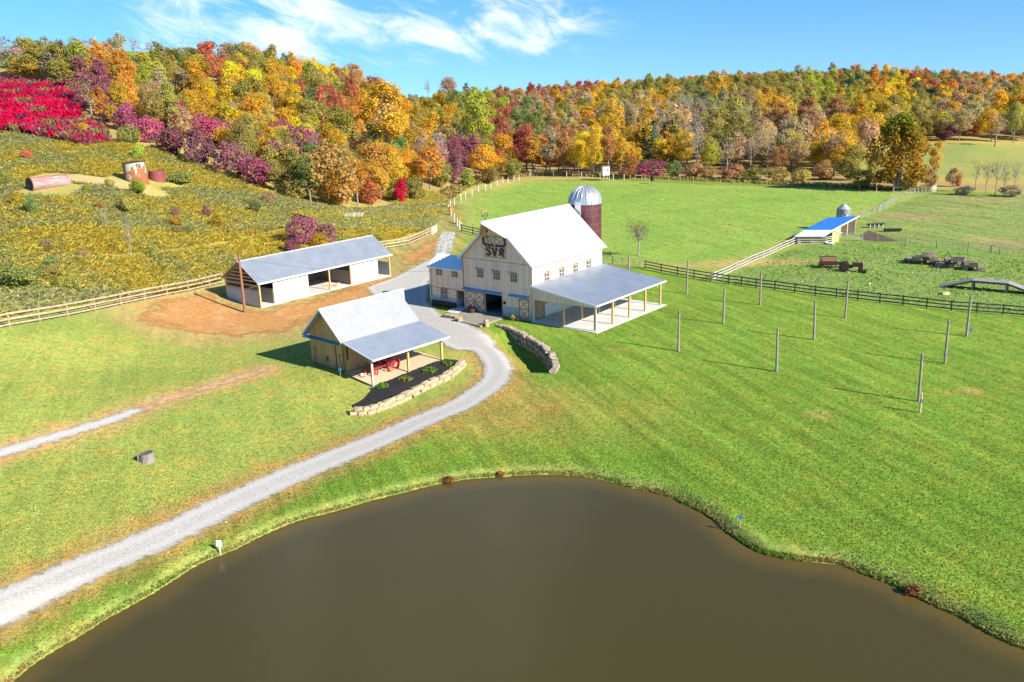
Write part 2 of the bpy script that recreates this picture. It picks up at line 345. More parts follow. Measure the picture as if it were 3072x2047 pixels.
def leaf_mat(name, vcol):
    m, t, b = newmat(name)
    if vcol: c0 = nd(t, 'ShaderNodeAttribute', attribute_name='lc').outputs['Color']
    else: c0 = nd(t, 'ShaderNodeObjectInfo').outputs['Color']
    r = nd(t, 'ShaderNodeAttribute', attribute_name='v').outputs['Fac']
    dk = mixc(t, 1.0, c0, (.66,.82,.95), 'MULTIPLY'); lt = mixc(t, 1.0, c0, (1.30,1.22,1.15), 'MULTIPLY')
    col = mixc(t, r, dk, lt)
    d = nd(t, 'ShaderNodeBsdfDiffuse'); tr = nd(t, 'ShaderNodeBsdfTranslucent'); mx = nd(t, 'ShaderNodeMixShader'); mx.inputs[0].default_value = .48
    lk(t, col, d.inputs[0]); lk(t, col, tr.inputs[0]); lk(t, d.outputs[0], mx.inputs[1]); lk(t, tr.outputs[0], mx.inputs[2])
    lk(t, mx.outputs[0], t.nodes['Material Output'].inputs[0]); return m
M['leaf'] = leaf_mat('foliage', False); M['leafv'] = leaf_mat('mixed_foliage', True)
M['bark'] = generic('bark', (.16,.125,.095), (.30,.25,.20), 3, stretch=(2,2,.5))
M['barkpale'] = generic('pale_bark', (.22,.18,.15), (.36,.31,.26), 3, stretch=(2,2,.5))
# ------------------------------------------------------------------ terrain
WATER = -1.6
# ground known at picture points: (x, y, height) or (x, y, None, distance along y)
CTL = [(1600,1424,-1.1),(1000,1500,-1.1),(450,1740,-1.1),(100,1960,-1.1),(2220,1575,-1.1),(2700,1770,-1.1),(3072,1930,-1.1),
 (1126,1175,-.95),(1046,1123,-.15),(935,1086,-.05),(1319,1082,-.45),(1215,1125,-.6),(1260,1180,-1.05),(1080,1235,-1.1),(1390,1110,-.8),
 (1595,965,-.05),(1297,910,-.05),(1450,950,-.05),(1791,1000,-.08),(1996,913,-.08),(1810,860,-.05),(1470,990,-.2),
 (1540,1060,-.45),(1530,1150,-.9),(1270,1290,-1.05),(900,1400,-1.0),(650,1480,-.8),(300,1650,-.6),(0,1815,-.3),(440,1390,.2),(0,1370,1.4),(300,1280,1.2),(700,1150,.3),
 (2036,1053,-.2),(2333,1112,-.3),(2758,1195,-.5),(2834,1088,-.3),(2900,1010,-.2),(2535,957,-.1),(2280,920,0),(3072,1600,-.8),(2500,1350,-.7),(2000,1250,-.7),(1750,1130,-.55),(1680,1040,-.15),(3072,1250,-.4),
 (2135,844,0),(2430,892,0),(3072,948,0),(1936,805,0),(2390,735,.3),(2563,702,.3),(3010,765,.2),(2920,870,0),(2700,800,.1),
 (1440,715,.1),(1380,690,.3),(1700,640,.2),(2000,620,.2),(2300,640,.2),(2700,640,.2),(3072,680,.2),
 (1600,532,.3),(1900,532,.2),(2200,548,.1),(2500,562,.1),(2790,575,.1),(3072,582,0),
 (783,922,.45),(1168,824,.45),(992,872,.45),(735,940,.3),(560,960,1.0),(650,1020,.4),
 (0,985,5.3),(170,950,4.4),(330,915,3.4),(500,880,2.4),(660,858,1.7),(0,1200,3.0),(250,1100,2.0),
 (1145,745,1.0),(1220,722,.9),(1285,700,.8),(1350,650,.8),(1350,600,1.0),(1400,570,.8),(1500,545,.6),
 (-300,960,None,92),(0,800,None,112),(0,700,None,128),(0,560,None,156),(0,430,None,192),(0,300,None,236),(0,215,None,285),
 (-300,800,None,118),(-300,560,None,165),(-300,300,None,250),
 (330,800,None,119),(330,700,None,134),(380,560,None,163),(410,420,None,200),(350,300,None,250),(350,225,None,300),
 (700,740,None,142),(700,660,None,160),(700,590,None,178),(700,480,None,215),(700,350,None,262),(700,232,None,315),
 (1000,700,None,158),(1000,615,None,192),(1000,460,None,248),(1000,330,None,310),(1000,268,None,350),
 (1160,600,None,212),(1260,555,None,240),(1180,430,None,290),(1200,335,None,370),(1300,490,None,300),(1330,400,None,410),(1320,355,None,500),
 (1500,480,None,335),(1500,410,None,460),(1520,350,None,620),(1700,480,None,340),(1700,400,None,440),(1700,345,None,580),(1700,305,None,740),
 (2000,470,None,335),(2000,300,None,640),(2200,455,None,335),(2200,360,None,480),(2200,272,None,700),(2600,460,None,300),(2600,360,None,440),(2600,262,None,650),
 (2900,505,.2),(2900,445,None,290),(2880,400,None,340),(3072,440,None,300),(3072,350,None,460),(3072,272,None,760),(3300,500,None,260),(3300,300,None,650)]
cp = []
for c in CTL: cp.append(at_z(*c) if c[2] is not None else at_y(c[0], c[1], c[3]))
cp += [np.array(q, float) for q in ((0,-150,-1.5),(200,-100,-1.5),(-200,-100,1),(-150,20,3.5),(-90,55,4),(120,20,-.8),(200,60,0),(250,150,.2),(0,18,-1.3),(-25,25,-1.0),(30,22,-1.2),(0,-20,-1.4),
  (-420,330,34),(-300,450,44),(-100,480,38),(0,900,20),(350,1000,18),(-400,900,30),(-900,400,30),(900,500,12),(900,1000,14),(-500,1600,18),(500,1700,16),(0,1700,18),(-900,-300,10),(900,-300,5),(0,-900,0))]
cp = np.array(cp); XY = cp[:, :2]/100.0
def _k(d2): return np.where(d2 > 1e-12, .5*d2*np.log(np.maximum(d2, 1e-12)), 0.0)
n_ = len(XY); d2 = ((XY[:, None]-XY[None])**2).sum(-1)
K = np.zeros((n_+3, n_+3)); K[:n_, :n_] = _k(d2) + np.eye(n_)*2e-4
K[:n_, n_] = 1; K[:n_, n_+1:] = XY; K[n_:, :n_] = K[:n_, n_:].T
WT = np.linalg.solve(K, np.concatenate([cp[:, 2], np.zeros(3)]))
def tps(x, y):
    x = np.asarray(x, float); sh = x.shape; p = np.stack([x.ravel(), np.asarray(y, float).ravel()], 1)/100.0
    out = np.empty(len(p))
    for i in range(0, len(p), 20000):
        q = p[i:i+20000]; out[i:i+20000] = _k(((q[:, None]-XY[None])**2).sum(-1)) @ WT[:n_] + WT[n_] + q @ WT[n_+1:]
    return out.reshape(sh)
def sdist(x, y, poly, closed=True):
    """signed distance to a polygon (positive inside) or plain distance to a polyline, plus the run along it"""
    P = np.asarray(poly, float)[:, :2]; x = np.asarray(x, float); y = np.asarray(y, float)
    best = np.full(x.shape, 1e9); run = np.zeros(x.shape); ins = np.zeros(x.shape, bool); acc = 0.0
    Q = np.roll(P, -1, 0); m = len(P) if closed else len(P)-1
    for i in range(m):
        a, b = P[i], Q[i]; e = b-a; L2 = max(e @ e, 1e-9)
        t = np.clip(((x-a[0])*e[0]+(y-a[1])*e[1])/L2, 0, 1)
        d = np.hypot(x-a[0]-t*e[0], y-a[1]-t*e[1]); k = d < best
        best = np.where(k, d, best); run = np.where(k, acc+t*math.sqrt(L2), run); acc += math.sqrt(L2)
        if closed:
            c = (a[1] > y) != (b[1] > y)
            ins ^= c & (x < (b[0]-a[0])*(y-a[1])/(b[1]-a[1]+1e-12)+a[0])
    if closed: return np.where(ins, best, -best)
    return best, run
def smooth_line(P, n=4):
    P = [np.asarray(p, float) for p in P]; out = []
    for i in range(len(P)-1):
        p0 = P[max(i-1, 0)]; p1 = P[i]; p2 = P[i+1]; p3 = P[min(i+2, len(P)-1)]
        for k in range(n):
            t = k/n; out.append(.5*((2*p1)+(-p0+p2)*t+(2*p0-5*p1+4*p2-p3)*t*t+(-p0+3*p1-3*p2+p3)*t**3))
    out.append(P[-1]); return np.array(out)
def ss(v, a, b):
    t = np.clip((v-a)/(b-a), 0, 1); return t*t*(3-2*t)
shore_px = [(-420,2200),(-60,2110),(100,1990),(225,1915),(330,1850),(440,1790),(520,1740),(600,1690),(700,1650),(800,1600),(900,1560),(1000,1535),(1100,1505),(1200,1480),(1300,1455),(1400,1438),(1500,1430),(1600,1425),(1700,1425),
 (1800,1437),(1900,1465),(1990,1485),(2060,1515),(2130,1550),(2175,1590),(2225,1625),(2280,1658),(2350,1675),(2430,1685),(2520,1695),(2600,1725),(2680,1755),(2740,1785),(2800,1815),(2880,1850),(2950,1890),(3010,1920),(3072,1945),(3200,1990),(3500,2120)]
shore = smooth_line([at_z(x, y, WATER)[:2] for x, y in shore_px], 3)
pond_poly = np.vstack([shore, [(24, 12), (8, 6), (-10, 8), (-24, 18)]])
rw_px = [(1484,973,-.15),(1512,979,-.15),(1538,987,-.15),(1560,998,-.15),(1584,1010,-.15),(1604,1020,-.18),(1628,1037,-.22),(1650,1058,-.28),(1668,1082,-.4),(1672,1100,-.55),(1668,1118,-.8),(1664,1132,-1.0)]
rw_line = smooth_line([at_z(x, y, z)[:2] for x, y, z in rw_px], 3)       # crest of the curved retaining wall
RWL = float(np.hypot(*np.diff(rw_line, axis=0).T).sum())
rw_road = at_z(1500, 1090, -1)[:2]
bed_px = [(1056,1216,-.95),(1078,1204,-.9),(1101,1191,-.85),(1132,1163,-.7),(1165,1142,-.62),(1230,1118,-.6),(1300,1092,-.55),(1335,1080,-.5),(1378,1082,-.5),(1384,1090,-.55),(1354,1115,-.6),(1314,1139,-.62),(1229,1172,-.65),(1158,1201,-.75),(1105,1219,-.85),(1068,1230,-.95)]
PADS = [(rad(51.508), -32.604, 111.253, 0, 23.3, 0, 7.2, .40, 1.3), (rad(50.721), 2.616, 101.817, 0, 15, 0, 17, -.10, 2.0)]
def height(x, y, pond=True):
    x = np.asarray(x, float); y = np.asarray(y, float); z = tps(x, y)
    z = z + .10*np.sin(x*.13+1)*np.sin(y*.11+.4)*ss(np.hypot(x-5, y-100), 40, 90)
    # step down in front of the retaining wall
    near = np.hypot(x-rw_line[:, 0].mean(), y-rw_line[:, 1].mean()) < 18
    if near.any():
        d, run = sdist(x[near], y[near], rw_line, False)
        sd_ = sdist(x[near], y[near], np.vstack([rw_line, [rw_line[-1]+np.array([1.5,-3]), at_z(1150,1300,-1)[:2], at_z(1330,1000,0)[:2]]]))
        q = np.where(sd_ > 0, d, 0.0)
        dep = 1.7*ss(run, 0, RWL*.45)*(1-ss(run, RWL*.86, RWL))
        zz = z[near]; zz = zz - dep*ss(q, .05, .45)*(1-ss(q, 1.5, 5.5)); z = z.copy(); z[near] = zz
    for (A, x0, y0, ua, ub, va, vb, zp, fal) in PADS:
        c, s = math.cos(A), math.sin(A); k = np.hypot(x-x0, y-y0) < 45
        if not k.any(): continue
        u = (x[k]-x0)*c+(y[k]-y0)*s; v = -(x[k]-x0)*s+(y[k]-y0)*c
        d = np.hypot(np.maximum(np.maximum(ua-u, u-ub), 0), np.maximum(np.maximum(va-v, v-vb), 0)); w = 1-ss(d, 0, fal)
        z = z.copy(); z[k] = z[k]*(1-w)+zp*w
    if pond:
        b = (y < 75) & (np.abs(x) < 60)
        if b.any():
            s = sdist(x[b], y[b], pond_poly); zz = z[b]
            bank = WATER + .08 + .42*ss(-s, 0, .7) + np.maximum(-s-.7, 0)*.12 + 3*ss(-s, 3, 12)
            zz = np.where(s < 0, np.minimum(np.maximum(zz, WATER+.3), np.where(-s < 12, bank, 99)) , WATER - np.minimum(s*.35, 2.5))
            z = z.copy(); z[b] = zz
    return z
def hz(x, y): return float(height(np.array([x]), np.array([y]))[0])
def G(px, py):
    """ground point seen at a picture point"""
    d = ray(px, py); hi = 900.0; T = np.arange(20.0, hi, 1.5); P = np.array([0, 0, CAMH])[None] + d[None]*T[:, None]
    k = np.argmax(P[:, 2] < height(P[:, 0], P[:, 1])); a, b = (T[k-1], T[k]) if k else (hi-1, hi)
    for _ in range(18):
        m = (a+b)/2; q = np.array([0, 0, CAMH])+d*m
        if q[2] < hz(q[0], q[1]): b = m
        else: a = m
    q = np.array([0, 0, CAMH])+d*b; q[2] = hz(q[0], q[1]); return q
def Gs(L): return np.array([G(*p) for p in L])
# zones: albedo of the turf and weeds per region
road_px = [(-140,1890),(0,1824),(281,1697),(535,1590),(600,1556),(740,1489),(880,1426),(1007,1374),(1161,1312),(1228,1280),(1305,1247),(1378,1218),(1439,1180),(1482,1145),(1495,1104),(1472,1061),(1432,1031),(1390,1000)]
road = smooth_line(Gs(road_px)[:, :2], 4)
side_px = [(-100,1385),(0,1362),(120,1325),(230,1292),(330,1262),(430,1225),(560,1180),(700,1140),(790,1110)]
side = smooth_line(Gs(side_px)[:, :2], 4)
dirt_px = [(400,950),(430,915),(520,890),(640,872),(690,905),(780,930),(930,895),(1050,860),(1200,820),(1200,760),(1260,735),(1320,700),(1330,720),(1310,760),(1240,800),(1180,850),(1120,900),(1100,930),(1010,940),(930,975),(860,1000),(740,1012),(600,1012),(500,990)]
dirt = Gs(dirt_px)[:, :2]
field_px = [(1425,715),(1385,693),(1362,660),(1352,625),(1375,600),(1440,575),(1520,550),(1600,541),(1900,544),(2150,556),(2500,566),(2790,580),(2700,612),(2600,650),(2530,690),(2400,735),(2135,842),(1930,800),(1600,790)]
field = Gs(field_px)[:, :2]
past_px = [(2590,660),(2700,610),(2800,577),(2950,585),(3300,590),(3400,780),(3010,764),(2800,745),(2650,728),(2540,716)]
past = Gs(past_px)[:, :2]
pen_px = [(2135,846),(2400,738),(2540,720),(2800,748),(3010,768),(3400,800),(3500,1000),(3072,950),(2600,905),(2300,868)]
pen = Gs(pen_px)[:, :2]
weed_px = [(-500,1030),(0,968),(330,895),(660,840),(690,800),(1110,700),(1180,735),(1300,690),(1310,668),(1350,600),(1450,568),(1600,540),(2000,536),(2790,570),(3072,583),(3500,590),(3300,360),(2500,260),(1500,300),(1000,265),(500,215),(0,200),(-500,200)]
weed = Gs([p for p in weed_px])[:, :2]
C3 = lambda *c: np.array(c)
GAIN = np.array([1.32, 1.30, 1.25])
def zone_color(x, y):
    n = len(x); base = np.tile(C3(.125,.200,.026), (n, 1))
    # lawn left of the drive is drier
    sl_ = sdist(x, y, np.vstack([road, [at_z(1300,900,0)[:2], at_z(1145,745,1)[:2], at_z(0,900,5)[:2], (-140,110), (-140,30), (-60,20)]]))
    f = ss(sl_, -.5, 2.0)[:, None]; base = base*(1-f) + C3(.196,.229,.050)*f
    dr, _ = sdist(x, y, road, False)
    nz = np.sin(x*.9+np.sin(y*.7)*2)*np.sin(y*1.1+np.sin(x*.5)*2)
    def blend(w, c):
        nonlocal base
        w = np.clip(w, 0, 1)[:, None]; base = base*(1-w) + C3(*c)*w
    blend((1-ss(dr, 1.9, 4.2+1.2*nz))*.72, (.27,.17,.06))
    blend((1-ss(np.hypot((x+2.5)/11, (y-75)/9), .35, 1.05))*.65*(sl_ < 0), (.30,.20,.06))
    blend((1-ss(np.hypot((x-4)/16, (y-72)/11), .3, 1.0))*.35*(sl_ < 0), (.25,.22,.05))
    ds, _ = sdist(x, y, side, False); blend((1-ss(ds, .8, 3.2+nz))*.65, (.36,.22,.10))
    dd = sdist(x, y, dirt); blend(ss(dd, -7-1.5*nz, -.5)*.75, (.30,.21,.085))
    ff = sdist(x, y, field); blend(ss(ff, -1, 1.5), (.165,.255,.045)); blend(ss(ff, -1, 1)*ss(-ff, -9, -2)*.45, (.26,.24,.07))
    pp = sdist(x, y, pen); blend(ss(pp, -.5, .5), (.135,.205,.045))
    pa = sdist(x, y, past); blend(ss(pa, -1, 1.5)*(.85+.3*nz), (.165,.205,.062)); blend(ss(pa, -1, 1.5)*ss(np.sin(x*.11+2)*np.sin(y*.17)+.5*np.sin(x*.31+y*.23), .35, .9)*.6, (.25,.19,.09))
    w = sdist(x, y, weed); blend(ss(w, -.6, .8), (.27,.24,.065))
    tr = Gs([(1325,700),(1335,650),(1325,610),(1290,590)])[:, :2]; dt, _ = sdist(x, y, tr, False); blend((1-ss(dt, 3.0, 6.0)), (.20,.19,.06))
    kn = at_y(2950, 480, 275)[:2]; blend((1-ss(np.hypot((x-kn[0])/52, (y-kn[1])/34), .6, 1.0)), (.195,.215,.06))
    tk = G(300, 545)[:2]; blend((1-ss(np.hypot((x-tk[0])/13, (y-tk[1])/5), .5, 1.0))*.9, (.33,.265,.125))
    tk = G(520, 520)[:2]; blend((1-ss(np.hypot((x-tk[0])/10, (y-tk[1])/5), .5, 1.0))*.8, (.33,.26,.12))
    fc = G(2230, 790)[:2]; blend((1-ss(np.hypot((x-fc[0])/16, (y-fc[1])/3.5), .4, 1.0))*.7, (.34,.24,.09))
    for q, a, b_ in ((2210,685),4,2.5),((1580,770),3,2),((2480,1245),3,1.5),((2890,1175),3,1.5),((1860,1050),1.5,1):
        g = G(*q)[:2]; blend((1-ss(np.hypot((x-g[0])/a, (y-g[1])/b_), .3, 1.0))*(.30+.25*nz), (.34,.23,.08))
    fr = np.hypot(x, y) > 200
    wd = ss(w, 3, 10)*fr*(ss(np.hypot(x, y), 205, 235)); pd = sdist(x, y, pond_poly); blend(ss(pd, -1.3, -.2)*.45*(y < 80), (.20,.19,.07))
    blend(wd*.8*(np.hypot((x-kn[0]), (y-kn[1])) > 48), (.26,.185,.08))
    return base*GAIN
rr = [1.0]
while rr[-1] < 2600:
    r = rr[-1]; rr.append(r + max(.30 if r > 20 else 1.5, r*.0052 if r < 330 else r*.02))
rr = np.array(rr)
th = np.concatenate([np.linspace(-180, -46, 26, endpoint=False), np.linspace(-46, 46, 330, endpoint=False), np.linspace(46, 180, 26, endpoint=False)])
RR, TH = np.meshgrid(rr, np.radians(th), indexing='ij'); GX = RR*np.sin(TH); GY = RR*np.cos(TH)
gx, gy = GX.ravel(), GY.ravel(); gz = height(gx, gy)
nr, ntn = len(rr), len(th); I = np.arange(nr*ntn).reshape(nr, ntn); J = np.roll(I, -1, 1)
GF = np.stack([I[:-1], J[:-1], J[1:], I[1:]], -1).reshape(-1, 4)
zc = zone_color(gx, gy)
lawn_m = (1-.6*(sdist(gx, gy, np.vstack([road, [at_z(1300,900,0)[:2], at_z(1145,745,1)[:2], at_z(0,900,5)[:2], (-140,110), (-140,30), (-60,20)]])) > 0))*(1-np.clip(ss(sdist(gx, gy, weed), -.5, .5)+ss(sdist(gx, gy, pen), -.5, .5)*.8+ss(sdist(gx, gy, field), -.5, .5)*.5, 0, 1))
GV = np.stack([gx, gy, gz], 1)
me = np_mesh('ground', GV, GF[:, ::-1], M['ground'], {'zone': ('FLOAT_COLOR', 'POINT', np.c_[zc, np.ones(len(zc))]), 'mow': ('FLOAT', 'POINT', lawn_m)}, True)
tag(link('ground', me), kind='structure')
def sheet(name, poly, mat, res=.3, zo=.035, margin=1.0, line=None, width=None, zf=None, flat=None, also=None):
    P = np.asarray(poly, float); B_ = P if also is None else np.vstack([P, also]); x0, y0 = B_.min(0)-margin-(width or 0); x1, y1 = B_.max(0)+margin+(width or 0)
    xs = np.arange(x0, x1+res, res); ys = np.arange(y0, y1+res, res); X, Y = np.meshgrid(xs, ys, indexing='ij')
    if line is None: e = sdist(X, Y, P)
    else:
        d, run = sdist(X, Y, P, False); e = (width(run) if callable(width) else width) - d
    if also is not None: e = np.maximum(e, sdist(X, Y, also))
    keep = e > -margin; Z = (height(X.ravel(), Y.ravel()).reshape(X.shape) if flat is None else np.full(X.shape, flat)) + zo
    if zf is not None: Z = zf(X, Y, Z, e)
    I = np.arange(X.size).reshape(X.shape); F = np.stack([I[:-1,:-1], I[1:,:-1], I[1:,1:], I[:-1,1:]], -1).reshape(-1, 4)
    F = F[keep.ravel()[F].any(1)]; u, inv = np.unique(F, return_inverse=True)
    V = np.stack([X.ravel()[u], Y.ravel()[u], Z.ravel()[u]], 1)
    return link(name, np_mesh(name, V, inv.reshape(F.shape), mat, {'edge': ('FLOAT', 'POINT', e.ravel()[u])}, True))
tag(sheet('pond', pond_poly, M['water'], 1.0, 0, .9, flat=WATER), kind='structure')
gr_px = [(1338,1045),(1290,1010),(1240,990),(1170,930),(1090,865),(1178,833),(1245,799),(1310,766),(1322,735),(1352,735),(1345,775),(1330,800),(1290,850),(1290,905),(1330,945),(1400,968),(1440,988),(1495,1030),(1490,1060),(1420,1055),(1370,1055)]
yard = Gs(gr_px)[:, :2]
tag(sheet('dirt_yard', dirt, M['dirt'], .4, .03, 4.5), kind='structure')
tag(sheet('gravel_drive', road, M['gravel'], .3, .06, .9, True, 1.75, also=yard), kind='structure')
tag(sheet('dirt_track', side[10:], M['dirt_track'], .3, .035, 1.2, True, 1.0), kind='structure')
tag(sheet('gravel_track', side[:20], M['gravel'], .3, .05, .9, True, .95), kind='structure')
st_px = [(1318,800),(1330,755),(1338,720),(1345,700)]
tag(sheet('stone_track', Gs(st_px)[:, :2], M['gravel_pale'], .25, .05, 1.0, True, 1.5), kind='structure')
tag(sheet('muck_patch', Gs([(2575,706),(2605,690),(2650,706),(2700,725),(2640,726),(2590,722)])[:, :2], M['muck'], .4, .03, 1.0), kind='structure')
# ------------------------------------------------------------------ buildings
def ribbed(p, q, r, s, n, rib=.035, th=.1, w=.35):
    """metal roof panel p-q (low edge) to s-r (high edge), n ribs running up the slope, with thickness"""
    p, q, r, s = map(Vector, (p, q, r, s)); mb = MB(); nn = (q-p).cross(s-p).normalized()
    if nn.z < 0: nn = -nn
    lo = []; hi = []
    for i in range(n):
        for t, h in ((0, 0), (1-w, 0), (1-w*.7, rib), (1-w*.3, rib)):
            k = (i+t)/n; lo.append(p.lerp(q, k)+nn*h); hi.append(s.lerp(r, k)+nn*h)
    lo.append(q.copy()); hi.append(r.copy()); m = len(lo)
    vs = lo + hi + [v-nn*th for v in (p, q, r, s)]
    fs = [(i, i+1, m+i+1, m+i) for i in range(m-1)]; b = 2*m
    fs += [(b+3, b+2, b+1, b)] + [tuple([b, b+1]+list(range(m-1, -1, -1)))] + [tuple([b+2, b+3]+list(range(m, 2*m)))] + [(b, 0, m, b+3), (b+1, b+2, 2*m-1, m-1)]
    mb.v = [tuple(v) for v in vs]; mb.f = fs; return mb
def onu(u0): return lambda a, z, o: (u0-o, a, z)        # front walls: a runs along v, o is how far it stands out
def onv(v0): return lambda a, z, o: (a, v0-o, z)        # right-hand walls
def pbox(mb, mp, a0, z0, a1, z1, o0, o1):
    P = [mp(a, z, o) for o in (o0, o1) for a, z in ((a0, z0), (a1, z0), (a1, z1), (a0, z1))]
    return mb.add(P, [(3,2,1,0),(4,5,6,7),(0,1,5,4),(1,2,6,5),(2,3,7,6),(3,0,4,7)])
def pbar(mb, mp, a0, z0, a1, z1, w, o0, o1):
    L = math.hypot(a1-a0, z1-z0); n = (-(z1-z0)/L*w/2, (a1-a0)/L*w/2)
    c = [(a0+n[0], z0+n[1]), (a0-n[0], z0-n[1]), (a1-n[0], z1-n[1]), (a1+n[0], z1+n[1])]
    return mb.add([mp(a, z, o) for o in (o0, o1) for a, z in c], [(3,2,1,0),(4,5,6,7),(0,1,5,4),(1,2,6,5),(2,3,7,6),(3,0,4,7)])
def window(par, mp, c, w, z0, z1, ped=True, cols=3, rows=2):
    f = MB(); a0, a1 = c-w/2, c+w/2; t = .09
    pbox(f, mp, a0-t, z0-.06, a1+t, z0, .005, .10); pbox(f, mp, a0-t, z0, a0, z1+t, .005, .07); pbox(f, mp, a1, z0, a1+t, z1+t, .005, .07); pbox(f, mp, a0, z1, a1, z1+t, .005, .068)
    if ped: pbar(f, mp, a0-.16, z1+.08, c, z1+.30, .10, .005, .13); pbar(f, mp, a1+.16, z1+.08, c, z1+.30, .10, .005, .132)
    fo = f.build('window', M['trim'], par)
    g = MB(); pbox(g, mp, a0, z0, a1, z1, .008, .03); g.build('pane', M['glass'], fo)
    s = MB(); b = .035
    for i in range(cols+1): x = a0+(a1-a0)*i/cols; pbox(s, mp, max(a0, x-b/2), z0, min(a1, x+b/2), z1, .03, .055)
    for i in range(rows+1): z = z0+(z1-z0)*i/rows; pbox(s, mp, a0, max(z0, z-b/2), a1, min(z1, z+b/2), .03, .054)
    s.build('sash', M['white'], fo); return fo
def xdoor(par, mp, a0, a1, z0, z1, cols, rows, name='sliding_door', mat='pine', trim='trim', o=.02):
    b = MB(); pbox(b, mp, a0, z0, a1, z1, o, o+.06); d = b.build(name, M[mat], par); x = MB(); w = .12; p, q = o+.06, o+.10
    for i in range(cols+1): a = a0+(a1-a0)*i/cols; a = min(max(a, a0+w/2), a1-w/2); pbox(x, mp, a-w/2, z0, a+w/2, z1, p, q)
    for i in range(rows+1): z = z0+(z1-z0)*i/rows; z = min(max(z, z0+w/2), z1-w/2); pbox(x, mp, a0, z-w/2, a1, z+w/2, p, q-.004)
    for i in range(cols):
        for j in range(rows):
            A0 = a0+(a1-a0)*i/cols+w/2; A1 = a0+(a1-a0)*(i+1)/cols-w/2; Z0 = z0+(z1-z0)*j/rows+w/2; Z1 = z0+(z1-z0)*(j+1)/rows-w/2
            pbar(x, mp, A0, Z0, A1, Z1, w*.9, p, q-.008); pbar(x, mp, A0, Z1, A1, Z0, w*.9, p, q-.012)
    x.build('brace', M[trim], d); return d
def awning(par, mp, a0, a1, z, out=.42, drop=.22):
    m = MB(); P = [mp(a0, z, .01), mp(a1, z, .01), mp(a1, z-drop, out), mp(a0, z-drop, out)]
    m.prism(P, (0, 0, .045)); return m.build('awning', M['awning'], par)
def gutter(par, p, q, r=.09, name='gutter'): return MB().beam(p, q, r*1.6, r*1.5).build(name, M['white'], par)
def downspout(par, pts): return MB().path(pts, .055, 6).build('downspout', M['white'], par)
# ---- the big barn
BX, BY, BA = 2.616, 101.817, rad(50.721)
barn = empty('barn', (BX, BY, 0), BA, 'tall pale wooden barn with white metal roof, brand letters and open side porch', 'barn')
W_, L_, HE, HR = 11.01, 15.1, 7.0, 11.864; SLP = (HR-HE)/(W_/2); AW = 5.79; u0 = onu(0)
g = MB()
for a, b, z0, z1 in ((0,4.77,-.6,HE-.12),(7.58,W_,-.6,HE-.12),(4.77,7.58,2.5,HE-.12)): g.box(0, a, z0, .2, b, z1)
g.prism([(0,0,HE-.12),(0,W_,HE-.12),(0,W_/2,HR-.12)], (.2,0,0)); g.build('front_wall', M['pine'], barn)
MB().box(.2,.0,-.6,L_,.2,HE-.12).build('side_wall', M['pine_white'], barn)
MB().box(.2,W_-.2,-.6,L_,W_,HE-.12).build('side_wall', M['pine_white'], barn)
g = MB(); g.box(L_-.2,.2,-.6,L_,W_-.2,HE-.12); g.prism([(L_-.2,.02,HE-.12),(L_-.2,W_-.02,HE-.12),(L_-.2,W_/2,HR-.14)], (.2,0,0)); g.build('rear_wall', M['pine_white'], barn)
MB().box(.2,.2,-.1,L_-.2,W_-.2,.03).build('floor', M['floor'], barn)
MB().box(-.035,2.07,-.4,0,4.65,1.25).build('foundation', M['block'], barn); f = MB(); f.box(-.035,-.02,-.4,0,.5,1.25); f.box(-.035,-.055,-.4,.3,-.02,1.5); f.build('foundation', M['block'], barn)
HOOD, KB, OV, OVE = 2.486, .605, .5, .32
rf = None
for sgn in (0, 1):
    vv = (lambda v: v) if sgn == 0 else (lambda v: W_-v)
    pl = lambda u, v, dz=0: (u, vv(v), HE+v*SLP+dz)
    poly = [pl(-OV,-OVE), pl(-OV,W_/2*KB), pl(-HOOD,W_/2), pl(L_+OV,W_/2), pl(L_+OV,-OVE)]
    rf = MB().prism(poly, (0,0,-.11)).build('roof', M['roofwhite'], barn)
    s = MB(); s.prism([pl(-OV+.06,-OVE+.06,-.12), pl(-OV+.06,W_/2*KB,-.12), pl(-HOOD+.08,W_/2-.005,-.12), pl(-.01,W_/2-.005,-.12), pl(-.01,-OVE+.06,-.12)], (0,0,-.05)); s.build('soffit', M['loft'], barn)
    fb = MB()
    for a, b in ((pl(-OV-.03,-OVE,-.06), pl(-OV-.03,W_/2*KB,-.06)), (pl(-OV-.03,W_/2*KB,-.06), pl(-HOOD-.03,W_/2,-.06))): fb.beam(a, b, .05, .24)
    fb.build('fascia', M['white'], barn)
MB().beam((-HOOD-.02,W_/2,HR+.02),(L_+OV,W_/2,HR+.02),.36,.05).build('ridge_cap', M['roofwhite'], barn)
gutter(barn, (-OV,-OVE-.06,HE-OVE*SLP-.06), (L_+OV,-OVE-.06,HE-OVE*SLP-.06))
s = MB(); pbox(s, u0, 0, 6.68, W_, 6.74, .003, .02); pbox(s, u0, -.0, -.0, .10, HE-.2, .021, .05); pbox(s, u0, W_-.06, 2.5, W_+.06, HE-.2, .022, .05); s.build('trim', M['trim'], barn)
for c in (8.14, 5.48, 2.78): window(barn, u0, c, .82, 4.5, 5.28)
v0 = onv(0)
for c in (2.95, 6.03, 9.0, 11.97): window(barn, v0, c, .9, 4.40, 5.30)
for c in (8.25, 5.62, 2.98):                                        # gooseneck barn lamps
    m = MB(); P = [(-.02,c,6.25),(-.25,c,6.42),(-.5,c,6.35),(-.62,c,6.15),(-.62,c,5.85)]; m.path(P, .025, 6)
    lo = m.build('lamp', M['white'], barn); MB().lathe([(.06,.14),(.09,.10),(.27,0),(.25,-.01)], 14, (-.62,c,5.72)).build('lamp_shade', M['awning'], lo)
